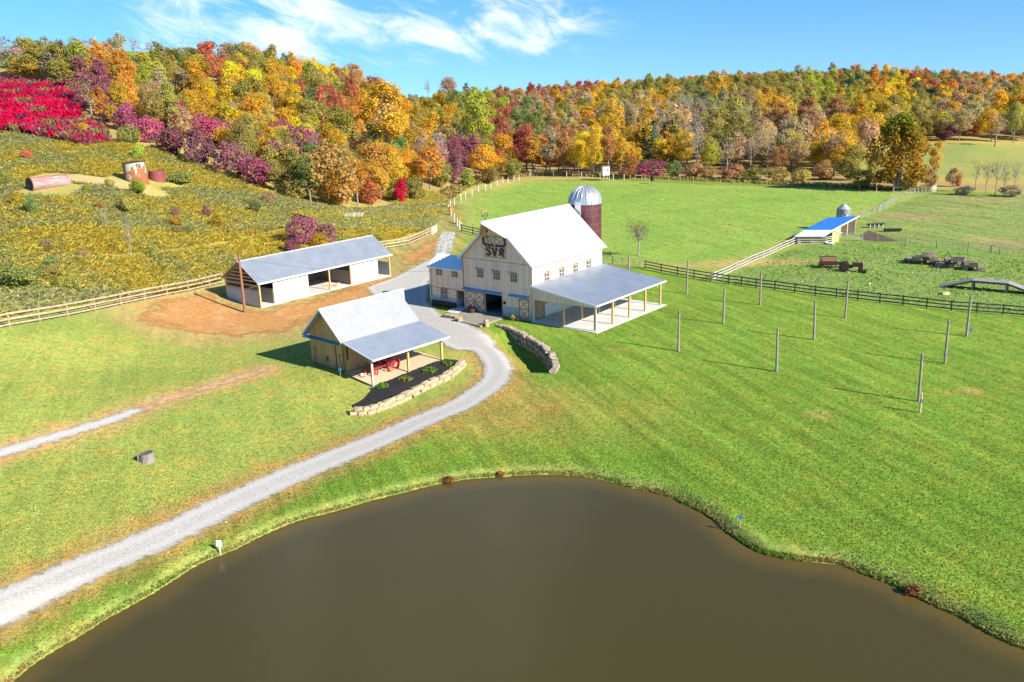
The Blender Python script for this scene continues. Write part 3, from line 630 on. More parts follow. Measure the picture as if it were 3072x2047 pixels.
awning(barn, u0, 4.66, 11.12, 2.86); awning(barn, u0, .42, 3.6, 2.88)
xdoor(barn, u0, 7.58, 10.74, .04, 2.48, 2, 2); xdoor(barn, u0, .5, 2.05, .05, 2.5, 1, 2)
xdoor(barn, v0, .5, 2.25, .03, 2.45, 1, 2, trim='trim', mat='loft')
m = MB(); pbox(m, u0, 4.2, 1.5, 4.42, 1.85, .005, .18); m.build('wall_light', M['black'], barn)
m = MB(); pbox(m, u0, 4.66, 0, 4.77, 2.5, .004, .05); m.build('door_frame', M['trim'], barn); m = MB(); pbox(m, u0, 7.58, 0, 7.66, 2.5, .124, .14); m.build('door_frame', M['trim'], barn)
# hay door with the brand
m = MB(); pbox(m, u0, 3.88, 7.12, 7.22, 9.78, .006, .05); hd = m.build('hay_door', M['pine'], barn); x = MB()
for a in (3.88, 5.50, 7.10): pbox(x, u0, a, 7.12, a+.13, 9.72 if a != 7.10 else 9.78, .05, .10)
for z in (7.12, 8.52, 9.64): pbox(x, u0, 3.88, z, 7.23, z+.13, .05, .096)
for A0, A1 in ((4.0, 5.5), (5.63, 7.1)):
    for Z0, Z1 in ((7.25, 8.52), (8.65, 9.64)): pbar(x, u0, A0, Z0, A1, Z1, .11, .05, .092); pbar(x, u0, A0, Z1, A1, Z0, .11, .05, .088)
x.build('brace', M['loft'], hd)
def strokes(mb, P, w, o0=.10, o1=.17):
    for i, (a, b) in enumerate(zip(P[:-1], P[1:])): pbar(mb, u0, a[0], a[1], b[0], b[1], w, o0, o1+.001*(i % 5))
    for i, a in enumerate(P[1:-1]): mb.add(*_disc(a, w/2, o0, o1-.0015))
def _disc(c, r, o0, o1, n=8):
    vs = [u0(c[0]+r*math.cos(2*math.pi*i/n), c[1]+r*math.sin(2*math.pi*i/n), o) for o in (o0, o1) for i in range(n)]
    return vs, [tuple(range(n-1,-1,-1)), tuple(range(n, 2*n))]+[(i,(i+1)%n,n+(i+1)%n,n+i) for i in range(n)]
Sx = lambda v, c: c-v
def letter(P, cx, w, tilt=0):
    m = MB(); cs, sn = math.cos(tilt), math.sin(tilt)
    for seg in P: strokes(m, [(cx-(p[0]*cs-p[1]*sn), 7.90+p[0]*sn+p[1]*cs) for p in seg], w)
    m.build('brand_letter', M['letters'], hd)
letter([[(.26,.30),(.20,.42),(.0,.46),(-.24,.40),(-.30,.22),(-.20,.08),(.08,-.04),(.27,-.16),(.26,-.36),(.06,-.47),(-.20,-.43),(-.28,-.28)]], 6.52, .20, -.05)
letter([[(-.36,.50),(.0,-.45),(.34,.50)]], 5.56, .24)
letter([[(-.22,-.46),(-.26,.44)], [(-.26,.42),(.10,.44),(.28,.30),(.24,.10),(.02,-.02),(-.24,-.02)], [(.0,-.02),(.30,-.48)]], 4.46, .23, -.12)
for P in ([(7.32,9.6),(7.36,9.2),(7.28,8.85),(7.08,8.68),(5.80,8.66)], [(5.36,8.66),(4.12,8.68),(3.93,8.85),(3.92,9.25),(4.02,9.68)]):
    m = MB(); strokes(m, P, .22, .10, .2); m.build('horn_emblem', M['letters'], hd)
# grapple fork hanging from the hay hood
hk = MB(); hx = -1.5; hk.tube((hx,W_/2,HR-.2),(hx,W_/2,10.75),.02,.02,5); hk.box(hx-.07,W_/2-.09,10.5,hx+.07,W_/2+.09,10.78); hk.tube((hx,W_/2,10.5),(hx,W_/2,10.05),.04,.04,5)
for a in (0, 90, 180, 270):
    dx, dy = math.cos(rad(a+35)), math.sin(rad(a+35)); P = [(hx+dx*r, W_/2+dy*r, z) for r, z in ((0,10.08),(.32,9.75),(.66,9.25),(.70,8.85),(.50,8.55),(.2,8.48))]; hk.path(P, .038, 5)
hk.build('hay_fork', M['iron'], barn)
# weather vane
vn = MB(); vx = -1.75; vy = W_/2; vn.tube((vx,vy,HR),(vx,vy,HR+1.25),.022,.022,6); vn.lathe([(0,-.09),(.08,-.05),(.09,0),(.08,.05),(0,.09)], 10, (vx,vy,HR+.28))
for a in (0,90): d = Vector((math.cos(rad(a)),math.sin(rad(a)),0))*.42; vn.beam(Vector((vx,vy,HR+.62))-d, Vector((vx,vy,HR+.62))+d, .025, .025); vn.box(vx+d.x-.03,vy+d.y-.03,HR+.55,vx+d.x+.03,vy+d.y+.03,HR+.72); vn.box(vx-d.x-.03,vy-d.y-.03,HR+.55,vx-d.x+.03,vy-d.y+.03,HR+.72)
wv = vn.build('weather_vane', M['iron'], barn)
r_ = MB(); r_.beam((vx-.35,vy+.25,HR+.95),(vx+.35,vy-.25,HR+.95),.03,.03); r_.build('arrow', M['iron'], wv)
rs = [(-.30,1.22),(-.22,1.0),(0,.97),(.16,1.02),(.22,1.2),(.32,1.27),(.22,1.33),(.10,1.24),(-.08,1.15),(-.18,1.30)]
MB().prism([(vx+a*.8, vy-a*.57, HR+z) for a, z in rs], (.02,.028,0)).build('rooster', M['terracotta'], wv)
# ---- annex on the left
ax0, ax1 = W_, W_+AW; EV, RG, AU = 5.06, 6.37, 1.83; sa = (RG-EV)/(AU+.3)
m = MB(); m.box(0,12.35,1.2,.2,ax1,5.15); m.box(0,ax0,2.34,.2,12.35,5.15); m.box(0.2,ax1-.2,1.2,3.66,ax1,5.1); m.prism([(.2,ax1-.2,5.1),(3.66,ax1-.2,5.1),(AU,ax1-.2,RG-.12)], (0,.2,0)); m.box(3.46,ax0,-.4,3.66,ax1-.2,5.1); m.build('annex_wall', M['pine'], barn)
m = MB(); m.box(-.03,12.35,-.4,.2,ax1+.03,1.2); m.box(.2,ax1-.2,-.4,3.66,ax1+.03,1.2); m.box(.2,12.35,-.4,1.5,12.5,1.2); m.build('annex_foundation', M['block'], barn)
m = MB(); m.box(.2,12.352,1.2,1.5,12.5,2.34); m.box(1.5,ax0,-.4,1.6,12.5,2.34); m.build('entry_wall', M['trim'], barn)
s = MB(); pbox(s, u0, 12.35, 2.30, ax1, 2.38, .003, .03); pbox(s, u0, ax1-.08, 1.2, ax1+.02, 5.0, .004, .04); pbox(s, u0, 12.27, 1.2, 12.35, 2.3, .004, .03); s.build('trim', M['trim'], barn)
ribbed((-.3,ax1+.3,EV),(-.3,ax0+.02,EV),(AU,ax0+.02,RG),(AU,ax1+.3,RG), 18, .045, .09).build('annex_roof', M['roofwhite'], barn)
ribbed((3.96,ax0+.02,EV),(3.96,ax1+.3,EV),(AU,ax1+.3,RG),(AU,ax0+.02,RG), 18, .045, .09).build('annex_roof', M['roofwhite'], barn)
gutter(barn, (-.36,ax0+.05,EV-.07), (-.36,ax1+.32,EV-.07))
downspout(barn, [(-.36,ax1+.1,EV-.1),(-.1,ax1+.08,EV-.35),(-.1,ax1+.08,.1)])
for c in (15.22, 12.5): window(barn, u0, c, .82, 4.06, 4.76, False)
window(barn, u0, 14.5, 1.0, .98, 2.08)
downspout(barn, [(-OV+.1,-OVE-.06,HE-.45),(-.1,-.12,HE-.75),(-.1,-.12,4.5)])
downspout(barn, [(-.12,-.15,4.2),(-.12,-.15,.1),(-.3,-.2,0)])
# ---- porch
PA, PLN, ZI, ZO, PO = 8.909, 14.808, 4.388, 3.192, .467; zs = (ZI-ZO)/PA
ribbed((-PO,-PA-PO,ZO-zs*PO),(PLN+PO,-PA-PO,ZO-zs*PO),(PLN+PO,-.01,ZI),(-PO,-.01,ZI), 46, .045, .12, .3).build('porch_roof', M['galv2'], barn)
MB().beam((-PO-.03,-.05,ZI-.1),(-PO-.03,-PA-PO,ZO-zs*PO-.1),.05,.26).build('porch_fascia', M['white'], barn)
gutter(barn, (-PO,-PA-PO-.08,ZO-zs*PO-.06), (PLN+PO,-PA-PO-.08,ZO-zs*PO-.06))
m = MB(); m.prism([(-.02,-.06,2.62),(-.02,-PA,2.72),(-.02,-PA,ZO-.17),(-.02,-.06,ZI-.17)], (-.06,0,0)); m.build('porch_gable', M['pine'], barn)
m = MB(); m.beam((-.1,-PA,2.86),(PLN,-PA,2.86),.14,.3); m.build('porch_beam', M['oak'], barn)
m = MB(); m.beam((.1,-4.56,3.45),(PLN,-4.56,3.45),.14,.3); m.build('porch_beam', M['oak'], barn)
for i in range(5):
    MB().box(PLN*i/4-.1,-PA-.1,0,PLN*i/4+.1,-PA+.1,2.71).build('porch_post', M['oak'], barn)
    MB().box(PLN*i/4-.1+(0 if i else -.02),-4.66,0,PLN*i/4+.1,-4.46,2.7 if i == 0 else 3.3).build('porch_post', M['oak'], barn)
MB().box(2.3,-.05,0,L_,0,1.55).build('white_panel', M['white'], barn)
downspout(barn, [(-PO+.1,-PA-PO-.06,ZO-.25),(-.05,-PA-.18,ZO-.55),(-.05,-PA-.18,.1)])
def blocal(u, v, z=0, A=BA, X=BX, Y=BY, Z=0):
    return np.array([X+u*math.cos(A)-v*math.sin(A), Y+u*math.sin(A)+v*math.cos(A), Z+z])
tag(MB().box(-.54,-9.5,-.6,15.45,-.2,.02).build('patio', M['concrete'], None, (BX,BY,0), BA), kind='structure')
pp = [at_z(x, y, 0)[:2] for x, y in ((1342,943),(1383,966),(1441,979),(1480,965),(1515,952),(1400,926))]
tag(MB().prism([(p[0],p[1],.045) for p in pp], (0,0,-.4)).build('concrete_pad', M['paving']), kind='structure')
pp = [at_z(x, y, 0)[:2] for x, y in ((1338,938),(1372,942.5),(1400,924),(1372,918))]
tag(MB().prism([(p[0],p[1],.075) for p in pp], (0,0,-.4)).build('entry_slab', M['concrete']), kind='structure')
# ---- wagon shed with a porch
SX, SY, SZ, SA = -16.383, 83.59, -.111, rad(48.143)
shed = empty('wagon_shed', (SX,SY,SZ), SA, 'small brown board shed with ribbed metal roof and porch sheltering the red tractor', 'shed')
SL, SE, SR, SC_ = 9.4, 3.502, 6.343, 3.085; sq = (SR-SE)/SC_; a0, a1 = .7, 6.2
m = MB(); zt = lambda v: SE+min(v, 2*SC_-v)*sq-.12
for u in (0, SL-.25): m.prism([(u,a0,-.5),(u,a1,-.5),(u,a1,zt(a1)),(u,SC_,SR-.12),(u,a0,zt(a0))], (.15,0,0))
m.box(.15,a0,-.5,SL-.25,a0+.15,zt(a0)); m.box(.15,a1-.15,-.5,SL-.25,a1,zt(a1)); m.build('wall', M['oldwood'], shed)
MB().box(-.04,a0-.04,-.7,SL-.06,a1+.04,-.02).build('foundation', M['block'], shed)
ribbed((-.818,-.1,SE-.1*sq),(SL+.3,-.1,SE-.1*sq),(SL+.3,SC_,SR),(-.818,SC_,SR), 30, .035, .08, .28).build('roof', M['galvwhite'], shed)
ribbed((SL+.3,6.52,SE-.35*sq),(-.818,6.52,SE-.35*sq),(-.818,SC_,SR),(SL+.3,SC_,SR), 30, .035, .08, .28).build('roof', M['galvwhite'], shed)
m = MB(); kx = SC_*.66
for s in (1, -1):
    m.prism([(SL+.31,SC_,SR+.01),(SL+1.15,SC_,SR+.01),(SL+.31,SC_-s*(SC_-kx),SR-(SC_-kx)*sq+.01)], (0,0,-.08))
m.build('roof_hood', M['galvwhite'], shed)
m = MB()
for s in (1, -1): m.beam((-.84,SC_,SR-.03),(-.84,SC_-s*3.2,SR-3.2*sq-.03),.05,.16)
m.beam((-.82,SC_,SR+.03),(SL+1.1,SC_,SR+.03),.3,.04); m.build('roof_trim', M['white'], shed)
ribbed((-.462,-4.345,2.311),(SL+.46,-4.345,2.311),(SL+.46,.1,3.36),(-.462,.1,3.36), 36, .035, .08).build('porch_roof', M['galv2'], shed)
gutter(shed, (-.46,-4.42,2.25), (SL+.46,-4.42,2.25)); MB().beam((-.49,.1,3.28),(-.49,-4.38,2.24),.04,.14).build('porch_fascia', M['white'], shed)
MB().beam((-.1,-3.567,2.30),(SL+.1,-3.567,2.30),.16,.22).build('porch_beam', M['oak'], shed)
for u, zb in ((0,-.95),(SL/2,-.6),(SL,-.55)):
    po = MB().box(u-.1,-3.667,zb,u+.1,-3.467,2.19).build('porch_post', M['oak'], shed)
    [MB().beam((u+.1*s,-3.567,1.75),(u+.5*s,-3.567,2.19),.09,.09).build('knee_brace', M['oak'], po) for s in (1,-1)]
downspout(shed, [(-.35,-4.38,2.2),(-.12,-3.72,1.9),(-.12,-3.72,-.7),(-.35,-3.72,-.75)])
su = onu(0); awning(shed, su, 1.1, 7.0, 2.98, .38, .2)
m = MB(); pbox(m, su, 1.93, -.2, 2.03, 2.75, .004, .03); pbox(m, su, .7, -.2, .78, 2.9, .006, .035); m.build('door_gap', M['iron'], shed)
for (zz, nm) in (([(5.95,1.75,5.30,1.75),(5.40,1.75,5.75,.15),(5.75,.12,5.1,.12)], 'shed_door'), ([(1.62,1.72,.98,1.72),(1.5,1.68,.95,-.02)], 'shed_door')):
    x = MB(); lo = min(min(q[0], q[2]) for q in zz)-.1; hi_ = max(max(q[0], q[2]) for q in zz)+.1
    pbox(x, su, lo, -.1, hi_, 2.05, .006, .03); d = x.build(nm, M['oldwood'], shed); h = MB()
    for i, q in enumerate(zz): pbar(h, su, *q, .07, .03, .05+.002*i)
    h.build('strap_hinge', M['iron'], d)
x = MB(); pbox(x, su, 2.95, 3.34, 4.25, 5.05, .006, .035); d = x.build('loft_door', M['oldwood'], shed); h = MB()
pbox(h, su, 2.95, 3.36, 4.2, 3.5, .035, .06); pbar(h, su, 4.1, 3.5, 3.35, 5.0, .1, .035, .056); pbox(h, su, 3.0, 5.0, 4.2, 5.1, .035, .06); h.build('brace', M['oldwood'], d)
h = MB(); pbox(h, su, 3.55, .55, 3.62, 1.15, .01, .06); pbox(h, su, 3.35, .95, 3.62, 1.02, .01, .05); pbox(h, su, 3.3, .7, 3.36, 1.2, .01, .05); h.build('door_latch', M['iron'], shed)
sv = onv(a0)
h = MB(); pbox(h, sv, .35, 1.2, .5, 2.6, .01, .06); h.build('hanging_tool', M['iron'], shed); h = MB(); pbox(h, sv, 1.5, 1.9, 1.65, 2.5, .01, .08); h.build('hanging_tool', M['iron'], shed); h = MB(); pbar(h, sv, 2.3, 2.4, 2.7, 1.5, .12, .01, .06); h.build('hanging_tool', M['iron'], shed)
floor_poly = [blocal(u, v, 0, SA, SX, SY)[:2] for u, v in ((-.3,-3.75),(SL+.3,-3.8),(SL+.3,.6),(-.3,.6))]
tag(sheet('pea_gravel_floor', np.array(floor_poly), M['peagravel'], .2, .05, .2), kind='structure')
# ---- the long run-in stable
TX, TY, TZ, TA = -32.604, 111.253, .499, rad(51.508)
stb = empty('stable', (TX,TY,TZ), TA, 'long low open-front horse stable with pale grey metal roof and bare post bays', 'stable')
TW, TL, TE, TR, TO = 7.219, 23.347, 3.45, 5.75, .397; tq = (TR-TE)/(TW/2)
ribbed((-TO,-TO,TE-TO*tq),(TL+TO,-TO,TE-TO*tq),(TL+TO,TW/2,TR),(-TO,TW/2,TR), 54, .045, .1, .3).build('roof', M['galv'], stb)
ribbed((TL+TO,TW+TO,TE-TO*tq),(-TO,TW+TO,TE-TO*tq),(-TO,TW/2,TR),(TL+TO,TW/2,TR), 54, .045, .1, .3).build('roof', M['galv'], stb)
m = MB(); m.beam((-TO,-TO-.03,TE-TO*tq-.06),(TL+TO,-TO-.03,TE-TO*tq-.06),.04,.2); m.beam((-TO,TW/2,TR+.02),(TL+TO,TW/2,TR+.02),.26,.04); m.build('roof_trim', M['white'], stb)
m = MB()
for s in (0, TW+0): m.beam((-TO-.02,s-TO if s == 0 else s+TO,TE-TO*tq-.05),(-TO-.02,TW/2,TR-.05),.04,.16)
m.build('barge_board', M['fence_wood'], stb)
for u in (0,11.7,15.62,TL): MB().box(u-.09,-.09,-.3,u+.09,.09,TE-.15).build('post', M['oak'], stb)
for u in (0,TL): MB().box(u-.09,TW-.09,-.3,u+.09,TW+.09,TE-.15).build('post', M['oak'], stb)
for u in (0,TL): MB().box(u-.07,TW/2-.07,0,u+.07,TW/2+.07,TR-.2).build('post', M['oak'], stb)
for x0, x1 in ((2.15,7.97),(15.72,20.95)): MB().box(x0,-.06,-.4,x1,.08,TE-.3).build('front_panel', M['pine_white'], stb)
MB().box(-.1,.1,-1.2,.1,TW-.1,2.0).build('end_wall', M['block'], stb); MB().box(TL-.1,.1,-1,TL+.1,TW-.1,2.0).build('end_wall', M['block'], stb)
m = MB(); m.box(.1,TW-.1,-1,TL-.1,TW+.1,TE-.15); m.build('back_wall', M['greywood'], stb)
for u in (2.15,7.95,15.7): MB().box(u-.06,.1,-.2,u+.06,TW-.1,2.0).build('partition', M['greywood'], stb)
m = MB()
for z in (2.08,2.75,3.3): m.beam((0,0,z),(0,TW,z),.06,.16)
for z in (3.75,4.25,4.75): h = (TR-.2-z)/tq; m.beam((0,TW/2-h,z),(0,TW/2+h,z),.06,.14)
m.beam((0,.1,2.95),(0,2.6,2.1),.05,.12); m.build('gable_rails', M['oak'], stb)
m = MB(); m.beam((0,.02,TE-.24),(TL,.02,TE-.24),.08,.22); m.build('header_beam', M['oak'], stb)
m = MB()
for i in range(10): u = .2+i*(TL-.4)/9; m.beam((u,0,TE-.1),(u,TW/2,TR-.2),.05,.14); m.beam((u,TW,TE-.1),(u,TW/2,TR-.2),.05,.14); m.beam((u,.1,TE-.22),(u,TW-.1,TE-.22),.05,.14)
m.build('truss', M['loft'], stb)
m = MB(); m.beam((TL-.1,.02,2.7),(TL-1.6,.02,TE-.3),.06,.1); m.build('knee_brace', M['oak'], stb)
MB().box(-.1,-.15,-.8,TL+.1,TW,.04).build('floor_slab', M['concrete'], stb)
tag(MB().box(0,0,0,.5,1.8,.12).add([(0,-.3,.12),(1.4,-.3,.12),(1.4,.2,.12),(0,.2,.12),(0,-.3,.3),(1.4,-.3,.3),(1.4,.2,.3),(0,.2,.3)],[(3,2,1,0),(4,5,6,7),(0,1,5,4),(1,2,6,5),(2,3,7,6),(3,0,4,7)]).build('lumber_stack', M['oak'], None, blocal(13.4,1.0,.04,TA,TX,TY,TZ), TA+.5), 'loose yellow boards piled on the floor of the open middle bay', 'lumber')
# ---- silo
def plumb(u, px, py):
    # the spot on the line u behind the barn that stands at px, and the height seen there at py
    v = min(np.arange(-6, 12, .02), key=lambda q: abs(to_px(blocal(u, q, 11))[0]-px))
    return v, min(np.arange(5, 16, .01), key=lambda h: abs(to_px(blocal(u, v, h))[1]-py))
sv_, SH = plumb(18.4, 1755, 607); sp = blocal(18.4, sv_)
SRAD = 47.5*np.linalg.norm(sp-np.array([0,0,CAMH]))/FPX; SH = SH+.1
silo = empty('silo', (sp[0],sp[1],-.1), 0, 'dark red ringed silo with ribbed silver dome behind the white barn roof', 'silo')
MB().lathe([(SRAD,-.3),(SRAD,SH)], 40).build('silo_wall', M['silo'], silo, smooth=True)
d = MB(); prof = [(SRAD*1.015*math.cos(t), SRAD*1.0*math.sin(t)) for t in np.linspace(0, math.pi/2-.06, 10)]; d.lathe([(SRAD*1.02,-.12)]+prof+[(.1,SRAD*1.03)], 40, (0,0,SH))
dm = d.build('dome', M['domemetal'], silo, smooth=True); d = MB()
for i in range(20):
    a = 2*math.pi*i/20; P = [(r*1.012*math.cos(a), r*1.012*math.sin(a), SH+z*1.01) for r, z in prof]; d.path(P, .05, 4)
d.build('dome_rib', M['domemetal'], dm)
ca = math.atan2(-sp[1], -sp[0])-.42; c = MB(); q = lambda r, z, s: (r*math.cos(ca)-s*math.sin(ca), r*math.sin(ca)+s*math.cos(ca), z)
hw = .38; secs = [(SRAD*.72, SH+SRAD*.62), (SRAD+.25, SH+.35), (SRAD+.3, SH-1.5)]
for (r0, z0), (r1, z1) in zip(secs[:-1], secs[1:]):
    c.add([q(r0-.4,z0-.1,-hw),q(r0,z0,-hw),q(r0,z0,hw),q(r0-.4,z0-.1,hw),q(r1-.5,z1,-hw),q(r1,z1,-hw),q(r1,z1,hw),q(r1-.5,z1,hw)],[(3,2,1,0),(4,5,6,7),(0,1,5,4),(1,2,6,5),(2,3,7,6),(3,0,4,7)])
c.build('chute', M['domemetal'], silo)
# ------------------------------------------------------------------ fences, poles, machines and small things
def fence(name, pts, h, nrail, mpost, mrail, label, rail_w=.15, pw=.13, group=None, post_r=None, netting=False, wires=0, skip=(), cat='fence', up=.95):
    P = [np.asarray(p, float) for p in pts]; P = [np.array([p[0], p[1], hz(p[0], p[1])]) for p in P]; o = P[0]
    e = empty(name, tuple(o), 0, label, cat, group); Q = [p-o for p in P]
    for i, q in enumerate(Q):
        m = MB()
        if post_r: m.tube((q[0],q[1],q[2]-.4),(q[0],q[1],q[2]+h),post_r,post_r*.95,8)
        else:
            k = Q[min(i+1, len(Q)-1)]-Q[max(i-1, 0)]; a = math.atan2(k[1], k[0]); d = Vector((math.cos(a),math.sin(a),0))
            m.beam((q[0],q[1],q[2]-.4),(q[0],q[1],q[2]+h),pw,pw,d)
        m.build('post', mpost, e)
    for i, (a, b) in enumerate(zip(Q[:-1], Q[1:])):
        if i in skip: continue
        k = (b-a)[:2]; n = np.array([k[1], -k[0]])/np.hypot(*k)*(pw*.5+.02); n3 = np.array([n[0], n[1], 0])
        if n3 @ (np.array([0, 0, 0])-o) < 0: n3 = -n3
        for r in range(nrail):
            z = np.array([0, 0, h*up-.08-(h-.30)*r/max(nrail-1, 1)*.88]) ; MB().beam(a+n3+z, b+n3+z, .04, rail_w).build('rail', mrail, e)
        if wires:
            m = MB()
            for r in range(wires): z = np.array([0, 0, h*(.25+.7*r/max(wires-1, 1))]); m.beam(a+z, b+z, .018, .018)
            m.build('wire', M['greywire'], e)
        if netting:
            m = MB(); z0 = np.array([0,0,.08]); z1 = np.array([0,0,h*.9]); m.add([a+z0, b+z0, b+z1, a+z1], [(0,1,2,3)]); m.build('netting', M['net'], e)
    return e
M['greywire'] = generic('wire', (.34,.33,.31), (.42,.41,.39), 5, rough=.5)
M['white2'] = generic('bleached_post', (.62,.56,.48), (.74,.68,.60), 3)
def g2(L): return [G(x, y) for x, y in L]
z2 = lambda x, y: (x*.34, 780+y*.34)
lf = [(-92,1010)]+[z2(*q) for q in ((85,590),(350,545),(600,500),(843,450),(1070,400),(1280,355),(1475,315),(1665,280),(1850,235))]+[(668,850)]
fence('board_fence', g2(lf), 1.55, 3, M['fence_post'], M['fence_wood'], 'pale three-board fence with brown posts between the left lawn and weeds', .17, .15)
zb = lambda x, y: (1100+x*.1658, 640+y*.1658)
fb_ = [zb(*q) for q in ((225,665),(350,640),(560,610),(765,568),(855,530),(940,495),(1015,460),(1090,425),(1165,390))]
fence('board_fence', g2(fb_), 1.5, 3, M['fence_post'], M['fence_wood'], 'pale board fence from the stable roof end to the white bar gate', .16, .14)
def bar_gate(a, b, h, label, mat='white', n=6, nv=5, group=None):
    a = np.array(a); b = np.array(b); e = empty('gate', tuple(a), 0, label, 'gate', group); q = b-a; m = MB()
    for i in range(n): z = np.array([0,0,.12+(h-.12)*i/(n-1)]); m.tube(z, q+z, .03, .03, 6)
    for i in range(nv): t = i/(nv-1); m.tube(q*t+np.array([0,0,.12]), q*t+np.array([0,0,h]), .035, .035, 6)
    m.build('gate_frame', M[mat], e); return e
ga, gb = G(*zb(1180,395)), G(*zb(1275,345)); bar_gate(ga, gb, 1.45, 'white barred gate standing open beside the pale stone track')
z8 = lambda x, y: (1800+x*.5406, 780+y*.5406)
rf_ = [z8(*q) for q in ((250,48),(340,68),(430,85),(522,102),(618,118),(715,133),(785,142),(865,155),(970,167),(1080,182),(1194,197),(1310,210),(1430,223),(1552,237),(1680,250),(1813,265),(1948,280),(2088,292),(2235,303),(2390,318),(2550,332))]
rfp = [at_z(x, y, 0) for x, y in rf_]
fence('board_fence', rfp, 1.3, 3, M['fence_dark'], M['fence_dark'], 'long dark brown three-rail fence along the mown lawn, right half', .15, .14)
bz_ = lambda x, y: (1560+x*.2041, 700+y*.2041)
wg = [at_z(*bz_(*q), 0) for q in ((1120,432),(1505,483),(1835,520))]
def mesh_gate(a, b, h, label, mat='greywire'):
    a = np.array(a); q = np.array(b)-a; e = empty('gate', tuple(a), 0, label, 'gate', 'mesh gates behind the barn porch'); m = MB(); u = np.array([0,0,1.0])
    for z in (.1, h): m.tube(u*z, q+u*z, .03, .03, 6)
    for t in (0, .33, .66, 1): m.tube(q*t+u*.1, q*t+u*h, .03, .03, 6)
    m.build('gate_frame', M[mat], e); n = MB(); n.add([u*.12, q+u*.12, q+u*(h-.02), u*(h-.02)], [(0,1,2,3)]); n.build('netting', M['net'], e); return e
mesh_gate(wg[0], wg[1]*.985+wg[0]*.015, 1.25, 'wire mesh gate partly behind the rear corner of the barn wall', 'awning'); mesh_gate(wg[1], wg[2]*.99+wg[1]*.01, 1.25, 'wire mesh gate joining the start of the dark rail fence')
z7 = lambda x, y: (2250+x*.349, 600+y*.349)
wf = [z8(618,118),z8(655,102),z8(685,90),z8(720,75),z8(755,58),z8(795,42)]+[z7(*q) for q in ((0,552),(55,530),(110,510),(165,488),(217,465),(267,440),(317,420),(365,400),(398,385))]
fence('board_fence', [at_z(x, y, .05) for x, y in wf], 1.25, 3, M['fence_grey'], M['fence_grey'], 'pale grey rail fence running from the dark fence up to the low animal shed', .14, .13)
zp = lambda x, y: (2380+x*.1445, 600+y*.1445)
pf = [zp(*q) for q in ((1430,850),(1740,885),(2320,955))]+[z7(*q) for q in ((1602,418),(1873,440),(2143,470),(2420,492),(2700,515))]
fence('wire_fence', g2(pf), 1.35, 0, M['greywood'], M['greywood'], 'wire fence on grey posts between the pen and the brown pasture', post_r=.09, netting=True, wires=3)
g0, g1, g2_ = G(*zp(985,845)), G(*zp(1245,848)), G(*zp(1425,852))
bar_gate(g0, g1, 1.3, 'grey tube gate beside the plywood end of the low shed', 'greywire', 5, 3, 'tube gates by the pole shed'); bar_gate(g1, g2_, 1.3, 'grey tube gate in front of the dark open bay and muck', 'greywire', 5, 3, 'tube gates by the pole shed')
zr = lambda x, y: (2580+x*.2091, 420+y*.2091)
df = [zp(*q) for q in ((1405,405),(1537,360),(1665,305),(1785,245),(1905,190),(2030,95),(2130,25))]+[zr(*q) for q in ((275,1035),(360,990),(447,925),(517,880),(588,845),(660,805),(715,785),(778,777),(830,777),(880,777),(930,775),(1008,770))]
fence('wire_fence', g2(df), 1.5, 0, M['fence_grey'], M['greywood'], 'netting fence on pale posts dividing the green field from the brown pasture', post_r=.09, netting=True, wires=2)
bar_gate(G(*zr(1035,748)), G(*zr(1090,742)), 1.6, 'small white gate at the field corner below the huge sycamore')
z5 = lambda x, y: (1320+x*.1403, 520+y*.1403)
ff_ = [z5(*q) for q in ((460,1235),(420,1190),(372,1130),(312,1045),(238,915),(190,830),(225,745),(310,680),(450,590),(545,535),(685,482),(825,402),(975,378),(1090,335),(1222,280),(1345,205),(1455,215),(1580,168),(1690,162))]+[(1590,529),(1632,528),(1660,530),(1700,531),(1745,533),(1800,538),(1840,540),(1872,540)]
fence('wire_fence', g2(ff_), 1.7, 0, M['white2'], M['greywood'], 'wire fence on pale posts curving round the green field behind the barn', post_r=.10, wires=3)
fa_ = [(1890,540),(1935,541),(2005,543),(2040,544),(2080,546),(2118,550),(2160,552),(2200,554),(2234,556),(2300,558),(2360,560),(2425,562),(2490,566),(2535,568),(2578,572),(2629,576),(2680,578)]
fence('wire_fence', g2(fa_), 1.5, 0, M['fence_wood'], M['greywood'], 'thin wire fence along the foot of the far woods, behind the black feeder', post_r=.09, wires=2)
bd = [z5(*q) for q in ((462,1250),(705,1310),(840,1345),(980,1380))]
fence('board_fence', g2(bd), 1.5, 3, M['fence_dark'], M['fence_dark'], 'short dark board fence half hidden by the left edge of the barn roof', .15, .16)
for n, (x0, x1, y, mt, lb) in enumerate(((1718,1738,535,'fence_wood','small pale jump rail by the far wood edge, leftmost'),(1758,1778,536,'fence_wood','small pale jump rail just left of the white hunting blind'),(1906,1926,538,'fence_wood','small pale jump rail left of the black feeder'),(2678,2710,577,'fence_dark','low dark rail by the field corner below the sycamore'))):
    a, b = G(x0, y), G(x1, y); e = empty('jump_rail', tuple(a), 0, lb, 'jump rail', 'rails along the far wood edge'); q = b-a
    for t in (0, 1): MB().beam(q*t-np.array([0,0,.3]), q*t+np.array([0,0,1.3]), .16, .16).build('post', M[mt], e)
    MB().beam(np.array([0,0,1.15]), q+np.array([0,0,1.15]), .06, .26).build('rail', M[mt], e)
